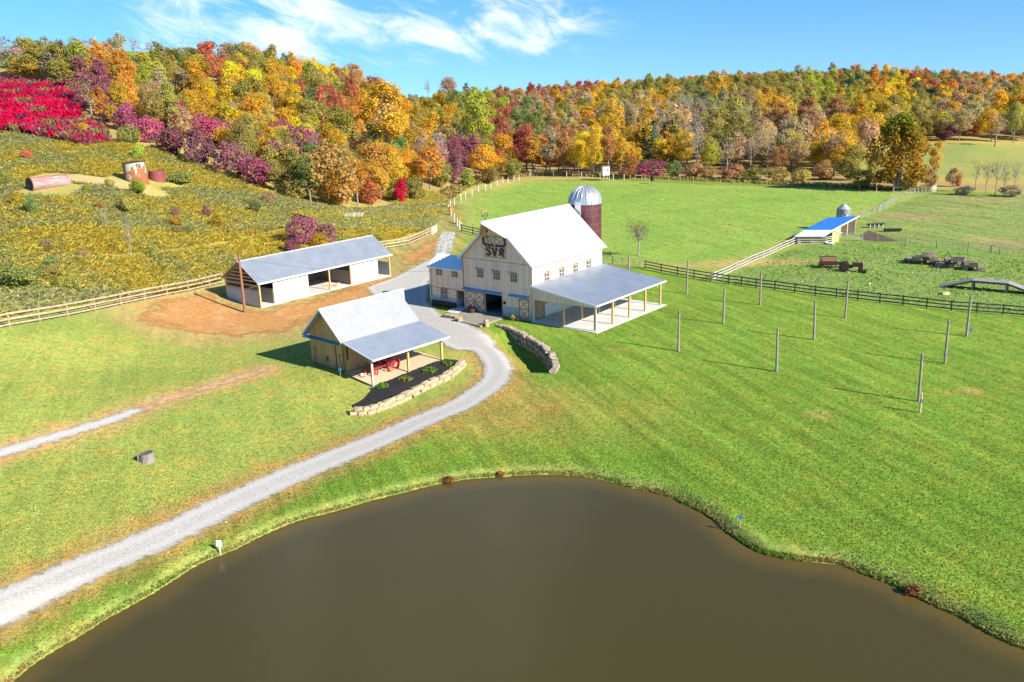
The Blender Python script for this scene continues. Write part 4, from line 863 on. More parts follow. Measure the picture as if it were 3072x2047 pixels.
# tall poles set out on the lawn
poles = [((435,507),4.45,'nearest tall pole to the porch front corner'),((684,360),4.3,'tall lawn pole right of the porch, second row from the fence'),((888,258),4.3,'tall lawn pole in the middle of the row beside the dark fence'),((480,193),4.4,'tall lawn pole just beyond the far corner of the porch roof'),((980,614),4.4,'tall lawn pole nearest the retaining wall side, casting a long shadow'),((1187,445),4.4,'tall lawn pole in the very middle of the pole grid'),((1360,327),4.4,'tall lawn pole below the rusty tractor, against the dark fence'),((1770,768),4.4,'tall lawn pole standing right behind the short stub post'),((1913,570),4.4,'tall lawn pole between the stub-post pole and the blue marker'),((2033,425),4.45,'tall lawn pole beside the small blue marker sign'),]
for q, h, lb in poles:
    b = at_z(*z8(*q), -.2); b[2] = hz(b[0], b[1]); e = empty('lawn_pole', tuple(b), 0, lb, 'pole', 'tall poles set out on the lawn')
    MB().tube((0,0,-.4),(random.uniform(-.12,.12),random.uniform(-.1,.1),h),random.uniform(.12,.145),.10,10).build('pole', M['greywood'], e); MB().tube((0,-.12,h-.25),(0,-.2,h-.25),.03,.03,6).build('hook', M['iron'], e)
b = at_z(1886, 857, 0); e = empty('lawn_pole', tuple(b), 0, 'tall pole whose top shows behind the porch roof, before the mesh gates', 'pole', 'tall poles set out on the lawn')
MB().tube((0,0,-.4),(0,0,4.3),.125,.10,10).build('pole', M['greywood'], e); MB().tube((0,-.12,4.05),(0,-.2,4.05),.03,.03,6).build('hook', M['iron'], e)
b = G(*z8(1775,848)); e = empty('stub_post', tuple(b), 0, 'short pale post in front of the nearest right lawn pole', 'post'); MB().tube((0,0,-.3),(0,0,1.75),.10,.09,8).build('post', M['oak'], e); MB().box(-.12,-.14,.95,.06,-.09,1.25).build('tag', M['blue'], e)
# utility pole and its cable
b = at_z(735, 940, hz(*at_z(735, 940, .5)[:2])); up_ = empty('utility_pole', tuple(b), 0, 'brown wooden utility pole in front of the stable gable', 'utility pole')
MB().tube((0,0,-.5),(.05,0,7.6),.19,.14,12).build('pole', M['polewood'], up_)
m = MB(); m.box(-.22,-.16,6.9,-.12,.16,7.3); m.tube((-.15,0,7.0),(-.5,0,7.1),.03,.03,6); m.tube((.1,-.1,7.1),(.5,-.3,7.15),.03,.03,6); m.build('bracket', M['galvwhite'], up_)
def sag(a, b, s, n=14): return [np.array(a)+(np.array(b)-np.array(a))*t-np.array([0,0,4*s*t*(1-t)]) for t in np.linspace(0, 1, n)]
top = b+np.array([.05,0,7.15]); tgt = blocal(-.05, W_+AW-.1, 4.4)
cb_ = MB().path(sag(top, tgt, .75), .016, 4).build('service_cable', M['black']); tag(cb_, 'thin black cable from the utility pole across to the barn annex', 'cable')
cb_ = MB().path(sag(top, G(*z2(1700,165))+np.array([0,0,1.2]), .1), .022, 4).build('guy_wire', M['greywire']); tag(cb_, 'pale guy wire slanting from the utility pole down to the board fence', 'wire')
# barrels by the annex, tub, blocks, mum
for i in range(8):
    p = blocal(-.38, 16.15-i*.53, -.02); e = empty('barrel', tuple(p), 0, ['left end','second from left','third from left','fourth from left','fourth from right','third from right','second from right','right end'][i]+' of the row of dark barrels against the annex wall', 'barrel', 'dark barrels along the annex wall')
    MB().lathe([(.20,0),(.25,.2),(.26,.33),(.25,.46),(.21,.66),(.17,.66),(.16,.60)], 14, cap=True).build('barrel_body', M['brown'], e, smooth=True); [MB().lathe([(.245,z),(.262,z),(.262,z+.05),(.245,z+.05)], 14, cap=False).build('hoop', M['iron'], e) for z in (.12,.5)]
def bush_cards(n, rad_, h, size, seed=0, mid=.5):
    r = np.random.default_rng(seed); d = r.normal(size=(n, 3)); d /= np.linalg.norm(d, axis=1)[:, None]; d[:, 2] = np.abs(d[:, 2])
    c = d*(r.uniform(mid, 1, n)**.5)[:, None]*np.array([rad_, rad_, h]); return cards(c, d, size, r)
def cards(c, nrm, size, r, tilt=.9):
    n = len(c); nn = nrm + r.normal(size=(n, 3))*tilt*.6; nn /= np.linalg.norm(nn, axis=1)[:, None]
    a = np.cross(nn, r.normal(size=(n, 3))); a /= np.linalg.norm(a, axis=1)[:, None]; b = np.cross(nn, a)
    s = (np.asarray(size)*r.uniform(.65, 1.3, n))[:, None]
    V = np.stack([c+a*s*.62, c+b*s*.5, c-a*s*.62, c-b*s*.5], 1).reshape(-1, 3); F = np.arange(4*n).reshape(n, 4); return V, F, np.repeat(r.uniform(0, 1, n), 4)
def leaf_obj(name, V, F, v, color, parent=None, mat='leaf'):
    me = np_mesh(name, V, F, M[mat], {'v': ('FLOAT', 'POINT', v)}); o = link(name, me, parent); o.color = (*color, 1); return o
p = at_z(1415, 938, 0); e = empty('planter_tub', tuple(p), 0, 'round dark half-barrel planter by the closed sliding door', 'planter')
MB().lathe([(.42,0),(.55,.3),(.58,.55),(.52,.55),(.50,.42),(.01,.42)], 18).build('tub', M['brown'], e, smooth=True); m = MB(); m.lathe([(.53,.15),(.56,.15),(.58,.23),(.54,.23)], 18, cap=False); m.build('hoop', M['iron'], e)
V, F, v = bush_cards(90, .5, .35, .16, 3); V[:, 2] += .5; leaf_obj('plant', V, F, v, (.12,.03,.03), e)
def rockthing(name, px, py, d, rz, label, cat, mat='stone', group=None, seed=0, sink=.0, pt=None):
    p = G(px, py) if pt is None else pt; o = MB().rock((0,0,d[2]*.46-sink), d, rz, .10, seed).build(name, M[mat], None, tuple(p), 0, True); return tag(o, label, cat, group)
rockthing('stone_block', 1351, 955, (2.0,.6,.5), rad(-33), 'long low sandstone block between the gravel yard and the concrete pad', 'stone block', group='sandstone blocks by the barn door', seed=2)
rockthing('stone_block', 1381, 966, (.55,.55,.75), rad(10), 'small square sandstone block at the left corner of the concrete pad', 'stone block', group='sandstone blocks by the barn door', seed=3)
rockthing('stone_block', 1460, 980, (.5,.5,.85), rad(20), 'upright sandstone block at the right corner of the concrete pad', 'stone block', group='sandstone blocks by the barn door', seed=4)
p = G(1541, 962); e = empty('potted_mum', tuple(p), 0, 'yellow flowering mum in a tan pot before the block wall', 'potted plant')
MB().lathe([(.16,0),(.24,.3),(.26,.33),(.2,.33)], 14).build('pot', M['terracotta'], e); V, F, v = bush_cards(160, .42, .42, .11, 5); V[:, 2] += .38; leaf_obj('flower', V, F, v, (.66,.46,.02), e)
m = MB(); m.rock((.55,-.1,.12), (.5,.35,.3), .4, .1, 9); m.build('pumpkin', M['terracotta'], e)
# curved retaining wall
rwt = empty('retaining_wall', (rw_line[0][0], rw_line[0][1], 0), 0, 'curved dry-stacked stone retaining wall shading the grass by the drive', 'wall'); acc = np.concatenate([[0], np.cumsum(np.hypot(*np.diff(rw_line, axis=0).T))])
def on_wall(s): return np.array([np.interp(s, acc, rw_line[:, 0]), np.interp(s, acc, rw_line[:, 1])])
R_ = random.Random(5)
for row in range(3):
    s = .3 + R_.uniform(0, .5)
    while s < RWL-.25:
        L = R_.uniform(.6, 1.3); c = on_wall(s+L/2); t = on_wall(min(s+L/2+.2, RWL))-on_wall(max(s+L/2-.2, 0)); a = math.atan2(t[1], t[0]); n = np.array([t[1], -t[0]])/np.hypot(*t)
        if n @ (rw_road-c) < 0: n = -n
        ztop = hz(c[0]-n[0]*.6, c[1]-n[1]*.6)+.16; zlow = hz(c[0]+n[0]*.9, c[1]+n[1]*.9)-.2; hgt = .54
        z = ztop-hgt*(row+.5)
        if z > zlow-.05:
            q = c + n*(.10+.07*row+R_.uniform(-.12,.12)) - rw_line[0]; m = MB(); m.rock((0,0,0), (L*.95, .66, hgt*R_.uniform(.86,1.08)), 0, .34, R_.randint(0, 9999)); m.build('stone', M['stonedark'], rwt, (q[0], q[1], z+R_.uniform(-.03,.03)), a+R_.uniform(-.08,.08), True)
        s += L
# flower bed: mulch, edging stones, four low shrubs
bedP = np.array([at_z(*q)[:2] for q in bed_px])
bedL = at_z(1060, 1216, -.95)[:2]
def bed_z(X, Y, Z, e): return np.maximum(Z+.02, -.93+.36*ss(np.hypot(X-bedL[0], Y-bedL[1]), .2, 4.0)+.05*np.minimum(np.maximum(e, 0), 1))
tag(sheet('mulch_bed', bedP, M['mulch'], .15, .10, .3, zf=bed_z), kind='structure')
edge_px = [(1053,1246,-1.1),(1085,1247,-1.15),(1114,1241,-1.12),(1169,1220,-1.1),(1215,1201,-1.08),(1262,1178,-1.05),(1300,1160,-1.0),(1338,1143,-.95),(1372,1116,-.8),(1391,1097,-.65)]
el_ = smooth_line([at_z(*q)[:2] for q in edge_px], 4); ea = np.concatenate([[0], np.cumsum(np.hypot(*np.diff(el_, axis=0).T))]); EL = ea[-1]
bw = empty('bed_edging_wall', (el_[0][0], el_[0][1], 0), 0, 'low wall of tan sandstone blocks edging the black mulch bed', 'wall'); R_ = random.Random(8)
for row in range(2):
    s = 0.0 if row == 0 else .35
    while s < EL-.2:
        L = R_.uniform(.55, .95) if s < 3.2 else R_.uniform(.9, 1.7); L = min(L, EL-s+.1); c = np.array([np.interp(s+L/2, ea, el_[:, 0]), np.interp(s+L/2, ea, el_[:, 1])]); k0 = np.array([np.interp(s, ea, el_[:, 0]), np.interp(s, ea, el_[:, 1])]); k1 = np.array([np.interp(s+L, ea, el_[:, 0]), np.interp(s+L, ea, el_[:, 1])]); t = k1-k0
        if row == 0 or .3 < s < EL-.9:
            m = MB(); m.rock((0,0,0), (L*.95, .52, .42), 0, .26, R_.randint(0, 9999)); q = c-el_[0]; nn = np.array([-t[1], t[0]])/np.hypot(*t)*(.14 if row else 0)
            m.build('stone', M['stone'], bw, (q[0]+nn[0], q[1]+nn[1], hz(c[0], c[1])+(.12 if row == 0 else .50)), math.atan2(t[1], t[0])+R_.uniform(-.05,.05), True)
        s += L
for i, (x, y, lb) in enumerate(((1148,1172,'lowest left of the four green juniper mounds in the mulch bed'),(1219,1147,'yellowish open juniper, second from left in the mulch bed'),(1288,1118,'fullest round green juniper, third from left in the mulch bed'),(1343,1096,'green juniper nearest the far right end of the mulch bed'))):
    p = G(x, y); e = empty('juniper', (p[0], p[1], float(bed_z(np.array([p[0]]), np.array([p[1]]), np.array([p[2]]), np.array([.5]))[0])), 0, lb, 'shrub', 'junipers planted in the mulch bed')
    V, F, v = bush_cards(150 if i != 1 else 90, .72+.15*(i == 2), .42, .2, 20+i, .3); leaf_obj('foliage', V, F, v, (.14,.24,.035) if i != 1 else (.24,.27,.04), e)
    m = MB()
    for k in range(5): a = k*1.3; m.tube((0,0,-.15),(.4*math.cos(a),.4*math.sin(a),.15),.02,.01,5)
    m.build('stem', M['bark'], e)
M['darkred'] = generic('aged_red_paint', (.13,.015,.018), (.24,.03,.03), 5, rough=.7)
# antique tractor under the shed porch
def wheel(par, c, r, w, ax, mat, spokes=10, tyre=.06, rz=0):
    """spoked wheel: rim with hub and spokes; ax is the axle direction"""
    ax = Vector(ax).normalized(); a = ax.orthogonal().normalized(); b = ax.cross(a); c = Vector(c); n = 26; m = MB(); vs = []; fs = []
    for i in range(n):
        d = a*math.cos(2*math.pi*i/n)+b*math.sin(2*math.pi*i/n)
        vs += [c+d*r-ax*w/2, c+d*r+ax*w/2, c+d*(r-tyre)+ax*w/2, c+d*(r-tyre)-ax*w/2]
    for i in range(n):
        j = (i+1) % n
        for k in range(4): fs.append((4*i+k, 4*j+k, 4*j+(k+1) % 4, 4*i+(k+1) % 4))
    m.add(vs, fs); o = m.build('wheel', M[mat], par); s = MB()
    for i in range(spokes):
        d = a*math.cos(2*math.pi*i/spokes)+b*math.sin(2*math.pi*i/spokes); s.tube(c, c+d*(r-tyre*.5), .03, .03, 5)
    s.tube(c-ax*w*.7, c+ax*w*.7, .10, .10, 10); s.build('hub', M[mat], o); return o
tp = blocal(3.2, -1.35, -.42, SA, SX, SY, SZ); TRZ = SA+rad(182)
tr = empty('antique_tractor', tuple(tp), TRZ, 'old red steel-wheeled tractor parked under the shed porch', 'tractor')
m = MB(); m.box(-.5,-.16,.55,1.7,.16,.85); m.box(.5,-.2,.85,1.6,.2,1.12); m.tube((.9,0,1.1),(.9,0,1.5),.05,.05,8); m.lathe([(.16,-.15),(.16,.15)],12,(1.55,0,1.15)); m.build('engine_body', M['darkred'], tr)
m = MB(); m.box(-1.2,-.55,.7,-.5,.55,.8); m.lathe([(.05,0),(.22,.06),(.2,.02)],12,(-.95,0,1.15)); m.tube((-.95,0,.8),(-.95,0,1.15),.03,.03,6); m.tube((-.3,0,1.2),(-.6,0,1.6),.025,.025,6); m.build('seat', M['darkred'], tr)
m = MB(); vs = 16
for s in (.75,-.75):
    for i in range(10):
        t0, t1 = rad(80+i*6), rad(80+(i+1)*6); m.add([(-.7+.98*math.cos(t0),s-.16,.85+.98*math.sin(t0)),(-.7+.98*math.cos(t1),s-.16,.85+.98*math.sin(t1)),(-.7+.98*math.cos(t1),s+.16,.85+.98*math.sin(t1)),(-.7+.98*math.cos(t0),s+.16,.85+.98*math.sin(t0))],[(0,1,2,3)])
m.build('fender', M['darkred'], tr)
for s in (.78,-.78): wheel(tr, (-.7,s,.83), .83, .3, (0,1,0), 'redpaint', 12)
for s in (.55,-.55): wheel(tr, (1.6,s,.42), .42, .14, (0,1,0), 'redpaint', 8, .05)
p = blocal(.55, -1.2, -.5, SA, SX, SY, SZ); e = empty('lawn_mower', tuple(p), SA+.5, 'small push mower with white engine cap beside the shed porch corner', 'lawn mower')
m = MB(); m.lathe([(.30,.12),(.33,.16),(.33,.28),(.2,.34)],14); m.build('deck', M['redpaint'], e); MB().lathe([(.17,.34),(.19,.5),(.12,.58)],12).build('engine', M['white'], e)
for x, y in ((.28,.28),(.28,-.28),(-.28,.28),(-.28,-.28)): MB().tube((x,y-.03,.12),(x,y+.03,.12),.12,.12,12).build('wheel', M['black'], e)
m = MB(); m.path([(-.25,.2,.3),(-.95,.2,.95),(-.95,-.2,.95),(-.25,-.2,.3)], .018, 5); m.build('handle', M['iron'], e)
p = G(1022, 1136); e = empty('marker_sign', tuple(p), 0, 'small blue marker on a thin stake by the shed corner', 'sign', 'small blue markers'); MB().tube((0,0,-.2),(0,0,.95),.02,.02,6).build('stake', M['greywire'], e); MB().box(-.16,-.02,.85,.16,.02,1.05).build('panel', M['blue'], e)
p = G(2911, 1006); e = empty('marker_sign', tuple(p), 0, 'small blue marker on the lawn beside the last right pole', 'sign', 'small blue markers'); MB().tube((0,0,-.2),(0,0,.55),.025,.025,6).build('stake', M['greywood'], e); MB().box(-.2,-.02,.45,.2,.02,.75).build('panel', M['blue'], e)
# signs at the pond
p = G(662, 1664); e = empty('pond_sign', tuple(p), 0, 'white rectangular sign on a post at the left pond bank', 'sign'); MB().beam((0,0,-.6),(0,0,.75),.06,.06).build('post', M['plasticwhite'], e); m = MB(); m.box(-.17,-.06,.55,.17,-.032,1.0); m.build('panel', M['plasticwhite'], e)
p = G(2220, 1583); e = empty('pond_sign', tuple(p), 0, 'blue-faced sign on a pale post at the right pond bank', 'sign'); MB().beam((0,0,-.6),(0,0,.75),.06,.06).build('post', M['fence_wood'], e); m = MB(); m.box(-.12,-.06,.6,.12,-.032,.9); m.build('panel', M['blue'], e)
p = G(442, 1382); e = empty('tree_stump', tuple(p), 0, 'weathered grey tree stump on the left lawn', 'stump'); e.scale = (1.05, 1.05, .9)
R_ = random.Random(3); n = 18; ring = lambda r, z, j: [(r*(1+R_.uniform(-j,j))*math.cos(2*math.pi*i/n), r*(1+R_.uniform(-j,j))*math.sin(2*math.pi*i/n), z+(.06*math.cos(2*math.pi*i/n))) for i in range(n)]
m = MB(); rs = [ring(.62,-.1,.12), ring(.52,.2,.06), ring(.50,.72,.05)]; m.add(sum(rs, []), [(k*n+i, k*n+(i+1)%n, (k+1)*n+(i+1)%n, (k+1)*n+i) for k in range(2) for i in range(n)]); m.rock((-.5,-.1,.3),(.25,.4,.6),.2,.2,4); m.build('bark', M['stump'], e)
m = MB(); r3 = ring(.46,.70,.04); m.add(r3+[(0,0,.62)], [(i,(i+1)%n,n) for i in range(n)]); m.build('cut_top', M['stumptop'], e)
m = MB(); m.add(rs[2]+r3, [(i,(i+1)%n,n+(i+1)%n,n+i) for i in range(n)]); m.build('rim', M['stump'], e)
# pen: pole shed, low shed, feed bin, troughs, old machines, blocks, ramp
L0, R0 = at_z(2404, 722, .25), at_z(2494, 716, .25); pa = math.atan2(R0[1]-L0[1], R0[0]-L0[0]); pw_ = math.hypot(*(R0-L0)[:2])
R1 = at_z(2563, 702, .25); dep = abs((R1-R0) @ np.array([-math.sin(pa), math.cos(pa), 0])); skew = (R1-R0) @ np.array([math.cos(pa), math.sin(pa), 0]); pa2 = pa
ps = empty('pole_shed', tuple(L0), pa, 'lean-to animal shed with steep blue-looking roof and dark open side', 'shed')
ra = math.atan2(dep, skew); sx_ = skew/dep; zl, zh = 1.55, 3.05; pt = lambda a, d: (a+d*sx_, d)
def wallq(mb, a, b, za, zb_, t=.12):
    a = Vector((a[0],a[1],0)); b = Vector((b[0],b[1],0)); n = (b-a).orthogonal(); n = Vector((-(b-a).y,(b-a).x,0)).normalized()*t
    mb.add([a-Vector((0,0,.4)),b-Vector((0,0,.4)),b+Vector((0,0,zb_)),a+Vector((0,0,za)),a+n-Vector((0,0,.4)),b+n-Vector((0,0,.4)),b+n+Vector((0,0,zb_)),a+n+Vector((0,0,za))],[(3,2,1,0),(4,5,6,7),(0,1,5,4),(1,2,6,5),(2,3,7,6),(3,0,4,7)]); return mb
zr_ = lambda d: zl+(zh-zl)*d/dep-.12
m = MB(); wallq(m, pt(0,0), pt(pw_-.02,0), zr_(0), zr_(0)); wallq(m, pt(pw_,0), pt(pw_,dep*.36), zr_(0), zr_(dep*.36)); m.build('wall', M['oak'], ps)
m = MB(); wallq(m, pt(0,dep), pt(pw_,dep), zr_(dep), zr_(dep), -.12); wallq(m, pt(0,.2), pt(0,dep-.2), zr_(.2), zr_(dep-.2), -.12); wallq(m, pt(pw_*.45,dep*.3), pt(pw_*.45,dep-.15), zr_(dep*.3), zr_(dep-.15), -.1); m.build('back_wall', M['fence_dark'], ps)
lo_ = .3
ribbed((*pt(-.3,-lo_),zl-.15),(*pt(pw_+.3,-lo_),zl-.15),(*pt(pw_+.3,dep+.3),zh+.1),(*pt(-.3,dep+.3),zh+.1), 22, .03, .1).build('roof', M['awning'], ps)
m = MB(); m.beam((*pt(pw_+.32,-lo_),zl-.2),(*pt(pw_+.32,dep+.3),zh+.05),.05,.2); m.build('fascia', M['white'], ps)
for d in (.36,.66,1.0): q = pt(pw_,dep*d); MB().box(q[0]-.09,q[1]-.09,-.4,q[0]+.09,q[1]+.09,zr_(dep*d)).build('post', M['oak'], ps)
A0, A1 = at_z(2392, 735, .15), at_z(2473, 735, .15); la = math.atan2((A1-A0)[1], (A1-A0)[0]); lw = math.hypot(*(A1-A0)[:2]); A2 = at_z(2521, 731, .15); ld = max(2.6, abs((A2-A1) @ np.array([-math.sin(la), math.cos(la), 0]))); lsk = (A2-A1) @ np.array([math.cos(la), math.sin(la), 0])
ls = empty('goat_shed', tuple(A0), la, 'low gabled shelter with ribbed white roof and dark railed front', 'shed'); lx = lambda a, d: (a+d*lsk/ld, d)
ribbed((*lx(-.3,-.35),1.5),(*lx(lw+.2,-.35),1.5),(*lx(lw+.2,ld/2),2.25),(*lx(-.3,ld/2),2.25), 18, .05, .07).build('roof', M['roofwhite'], ls)
ribbed((*lx(lw+.2,ld+.35),1.5),(*lx(-.3,ld+.35),1.5),(*lx(-.3,ld/2),2.25),(*lx(lw+.2,ld/2),2.25), 18, .05, .07).build('roof', M['roofwhite'], ls)
m = MB(); wallq(m, lx(0,ld), lx(lw,ld), 1.5, 1.5, -.1); wallq(m, lx(0,.1), lx(0,ld-.1), 1.5, 1.5, -.1); wallq(m, lx(lw,ld*.5), lx(lw,ld-.01), 2.05, 1.6); m.build('wall', M['oak'], ls)
for d in (0,): 
    for a in (0, lw/2, lw): q = lx(a,d); MB().box(q[0]-.07,q[1]-.07,-.3,q[0]+.07,q[1]+.07,1.5).build('post', M['greywood'], ls)
m = MB()
for z in (.25,.6,.95,1.25): m.beam((*lx(0,-.1),z),(*lx(lw,-.1),z),.04,.14); m.beam((*lx(lw+.1,0),z),(*lx(lw+.1,ld*.5),z),.04,.12)
m.build('rail', M['fence_grey'], ls)
MB().box(*lx(0.05,.3),-.3,lx(lw-.05,.3)[0],ld*.5,.02).build('floor', M['dark'], ls)
for px, py, sc, lb in ((2484,733,.55,'white plastic tub against the front rails of the low shelter'),(2497,734,.4,'smaller white tub right of the bigger one by the shelter')):
    p = G(px, py); e = MB().lathe([(.45*sc*1.6,0),(.55*sc*1.6,.55*sc),(.60*sc*1.6,.6*sc),(.5*sc*1.6,.6*sc),(.42*sc*1.6,.08)], 16).build('tub', M['plasticwhite'], None, tuple(p)); tag(e, lb, 'tub', 'tubs by the low shelter')
p = G(2385, 728); e = MB().lathe([(.5,0),(.6,.5),(.62,.95),(.5,1.05),(.05,1.08)], 16).build('water_barrel', M['blue'], None, tuple(p)); tag(e, 'bright blue rain barrel left of the low shelter', 'barrel')
p = G(2527, 690); fbin = empty('feed_bin', tuple(p), 0, 'galvanised round feed bin with cone top behind the pole shed', 'feed bin')
MB().lathe([(.25,.5),(1.12,1.4),(1.18,1.5),(1.18,3.9)], 24).build('bin_body', M['galv'], fbin, smooth=True); MB().lathe([(1.22,3.9),(.35,4.65),(.3,4.75),(.02,4.82)], 24).build('cone_roof', M['galvwhite'], fbin, smooth=True)
for i in range(4): a = math.pi/4+i*math.pi/2; MB().beam((1.15*math.cos(a),1.15*math.sin(a),-.3),(1.15*math.cos(a),1.15*math.sin(a),1.6),.1,.1).build('leg', M['galv'], fbin)
dc = Vector((-p[0],-p[1],0)).normalized(); sd = Vector((-dc.y,dc.x,0)); m = MB(); c = Vector((0,0,2.75))+dc*1.2
vs = [c+sd*.72*math.cos(2*math.pi*i/20)+Vector((0,0,.38*math.sin(2*math.pi*i/20)))-dc*(.22*math.cos(2*math.pi*i/20)**2) for i in range(20)]; m.add(vs+[v+dc*.02 for v in vs], [tuple(range(20,40))]+[(i,(i+1)%20,20+(i+1)%20,20+i) for i in range(20)]); bd_ = m.build('oval_badge', M['white'], fbin)
m = MB(); vs = [c+dc*.03+sd*.58*math.cos(2*math.pi*i/20)+Vector((0,0,.27*math.sin(2*math.pi*i/20)))-dc*(.14*math.cos(2*math.pi*i/20)**2) for i in range(20)]; m.add(vs, [tuple(range(20))]); m.build('badge_field', M['galv2'], bd_)
m = MB(); q = Vector((0,0,0))-sd*1.2*(1 if sd.x > 0 else -1)+dc*.2
for s in (-.2,.2): m.beam(q+dc*s+Vector((0,0,.2)), q+dc*s+Vector((0,0,4.1)), .05, .05)
for i in range(11): m.beam(q-dc*.2+Vector((0,0,.5+i*.34)), q+dc*.2+Vector((0,0,.5+i*.34)), .04, .04)
m.build('ladder', M['greywire'], fbin)
for (x, y), a, lb, mt in (((2627,683),.05,'dark feed trough on a white stand beyond the muck patch','white'),((2677,695),-.12,'long black feed trough lying in the brown pasture','black')):
    p = G(x, y); e = empty('feed_trough', tuple(p), a, lb, 'feed trough', 'feed troughs in the pasture'); h = .35 if mt == 'white' else .12
    MB().add([(-1.4,-.3,h),(1.4,-.3,h),(1.4,.3,h),(-1.4,.3,h),(-1.55,-.45,h+.4),(1.55,-.45,h+.4),(1.55,.45,h+.4),(-1.55,.45,h+.4),(-1.45,-.38,h+.4),(1.45,-.38,h+.4),(1.45,.38,h+.4),(-1.45,.38,h+.4),(-1.35,-.25,h+.08),(1.35,-.25,h+.08),(1.35,.25,h+.08),(-1.35,.25,h+.08)],[(3,2,1,0),(0,1,5,4),(1,2,6,5),(2,3,7,6),(3,0,4,7),(4,5,9,8),(5,6,10,9),(6,7,11,10),(7,4,8,11),(8,9,13,12),(9,10,14,13),(10,11,15,14),(11,8,12,15),(12,13,14,15)]).build('trough', M['black'], e)
    for q in (-1.2,-.4,.4,1.2): MB().beam((q,-.38,-.1),(q,-.38,h+.35),.08,.08).build('leg', M[mt], e)
p = G(2548, 815); e = empty('old_tractor', tuple(p), rad(-24), 'rusty wrecked tractor with black rear tyre and orange front blade', 'tractor')
m = MB(); m.box(.3,-.32,.75,1.7,.32,1.35); m.box(-.8,-.25,.55,.4,.25,.95); m.box(1.5,-.28,.5,1.75,.28,1.4); m.tube((.9,0,1.35),(.9,0,1.75),.05,.05,6); m.build('engine_body', M['rust'], e)
m = MB(); m.lathe([(.05,0),(.24,.06),(.22,.12)],12,(-.7,0,1.25)); m.tube((-.7,0,.9),(-.7,0,1.25),.04,.04,6); m.tube((-.1,0,1.0),(-.4,0,1.55),.03,.03,6); m.lathe([(.22,0),(.24,.02),(.22,.04)],14,(-.42,0,1.55),cap=False); m.build('seat', M['rust'], e)
for s in (.7,-.7):
    w = MB(); w.tube((-.75,s-.16,.68),(-.75,s+.16,.68),.70,.70,22); wo = w.build('rear_wheel', M['black'], e); MB().tube((-.75,s-.18,.68),(-.75,s+.18,.68),.36,.36,14).build('rim', M['rust'], wo)
for s in (.5,-.5): w = MB(); w.tube((1.45,s-.08,.34),(1.45,s+.08,.34),.34,.34,18); wo = w.build('front_wheel', M['black'], e); MB().tube((1.45,s-.1,.34),(1.45,s+.1,.34),.18,.18,12).build('rim', M['rust'], wo)
m = MB(); m.add([(2.3,-.95,.02),(2.3,.95,.02),(2.42,.95,.62),(2.42,-.95,.62),(2.2,-.95,.02),(2.2,.95,.02),(2.34,.95,.62),(2.34,-.95,.62)],[(3,2,1,0),(4,5,6,7),(0,1,5,4),(1,2,6,5),(2,3,7,6),(3,0,4,7)]); m.beam((1.2,-.4,.4),(2.25,-.4,.3),.1,.1); m.beam((1.2,.4,.4),(2.25,.4,.3),.1,.1); m.build('blade', M['rustorange'], e)
MB().lathe([(.08,0),(.09,.05),(.01,.07)],10,(1.8,.15,1.15)).build('headlight', M['white'], e)
p = G(2490, 803); e = empty('hay_baler', tuple(p), rad(-16), 'rusty old hay machine with tined reel left of the wrecked tractor', 'farm machine')
m = MB(); m.box(-1.5,-.7,.45,.9,.5,1.0); m.add([(-1.5,-.7,1.0),(.9,-.7,1.0),(.7,.5,1.35),(-1.4,.5,1.35),(-1.5,.5,1.0),(.9,.5,1.0)],[(0,1,2,3),(3,2,5,4),(0,3,4),(1,5,2)]); m.box(.9,-.35,.5,1.5,.3,.9); m.build('machine_body', M['rust'], e)
MB().add([(-1.2,-.55,1.07),(.7,-.55,1.07),(.6,.3,1.33),(-1.15,.3,1.33)],[(0,1,2,3)]).build('cover_plate', M['rustorange'], e)
m = MB(); m.tube((-1.6,.6,1.5),(1.0,.6,1.5),.06,.06,8)
for i in range(12): x = -1.5+i*.22; m.tube((x,.6,1.5),(x+.06,.85,1.75),.02,.01,5); m.tube((x,.6,1.5),(x-.05,.4,1.72),.02,.01,5)
m.build('reel', M['rust'], e); m = MB(); m.beam((1.4,0,.6),(2.5,-.1,.45),.12,.12); m.build('drawbar', M['rust'], e)
for x, y in ((-1.2,-.85),(-1.2,.65),(1.6,-.4),(2.1,.3)): wheel(e, (x,y,.42), .42, .14, (0,1,0), 'rustorange' if x > 1 else 'rust', 7, .08)
zs3 = lambda x, y: (2700+x*.1581, 750+y*.1581)
blocks = [((110,210),0,.6),((180,222),0,.7),((300,235),0,1.2),((320,200),1,1.3),((440,225),0,1.2),((450,190),1,1.1),((450,150),2,.8),((560,150),2,1.1),((570,235),0,1.2),((620,215),1,1.2),((660,265),0,.9),((740,262),0,1.1),((720,318),0,.8),((800,310),0,.7),((880,280),0,1.0),((890,240),1,.8),((960,318),0,.8),((1010,285),0,1.5),((1080,235),2,1.6),((1100,270),1,1.5),((1180,290),0,1.3),((1290,280),1,1.2),((1300,330),0,1.2),((1230,360),0,.8),((1390,320),1,1.1),((1400,355),0,1.1),((1530,385),0,1.0)]
hn = ['lying in the grass','resting on the lower course','on top of the pile']; R_ = random.Random(12); cnt = {}
for i, ((x, y), lv, w) in enumerate(blocks):
    q = zs3(x, y+lv*58); p = at_z(q[0], q[1]+4, .05); p[2] = hz(p[0], p[1])+lv*.62; side_ = 'left pile' if x < 830 else 'right pile'; cnt[(side_, lv)] = cnt.get((side_, lv), 0)+1
    o = MB().rock((0,0,.3), (w*1.05, .85, .68), 0, .07, 40+i, .045).build('quarry_block', M['quarry'], None, tuple(p), rad(-20)+R_.uniform(-.2,.2), False)
    tag(o, 'squared %s block %s, number %d from left in %s' % (('small','grey','tan')[i % 3], hn[lv], cnt[(side_, lv)], side_), 'stone block', 'quarried blocks piled in the pen')
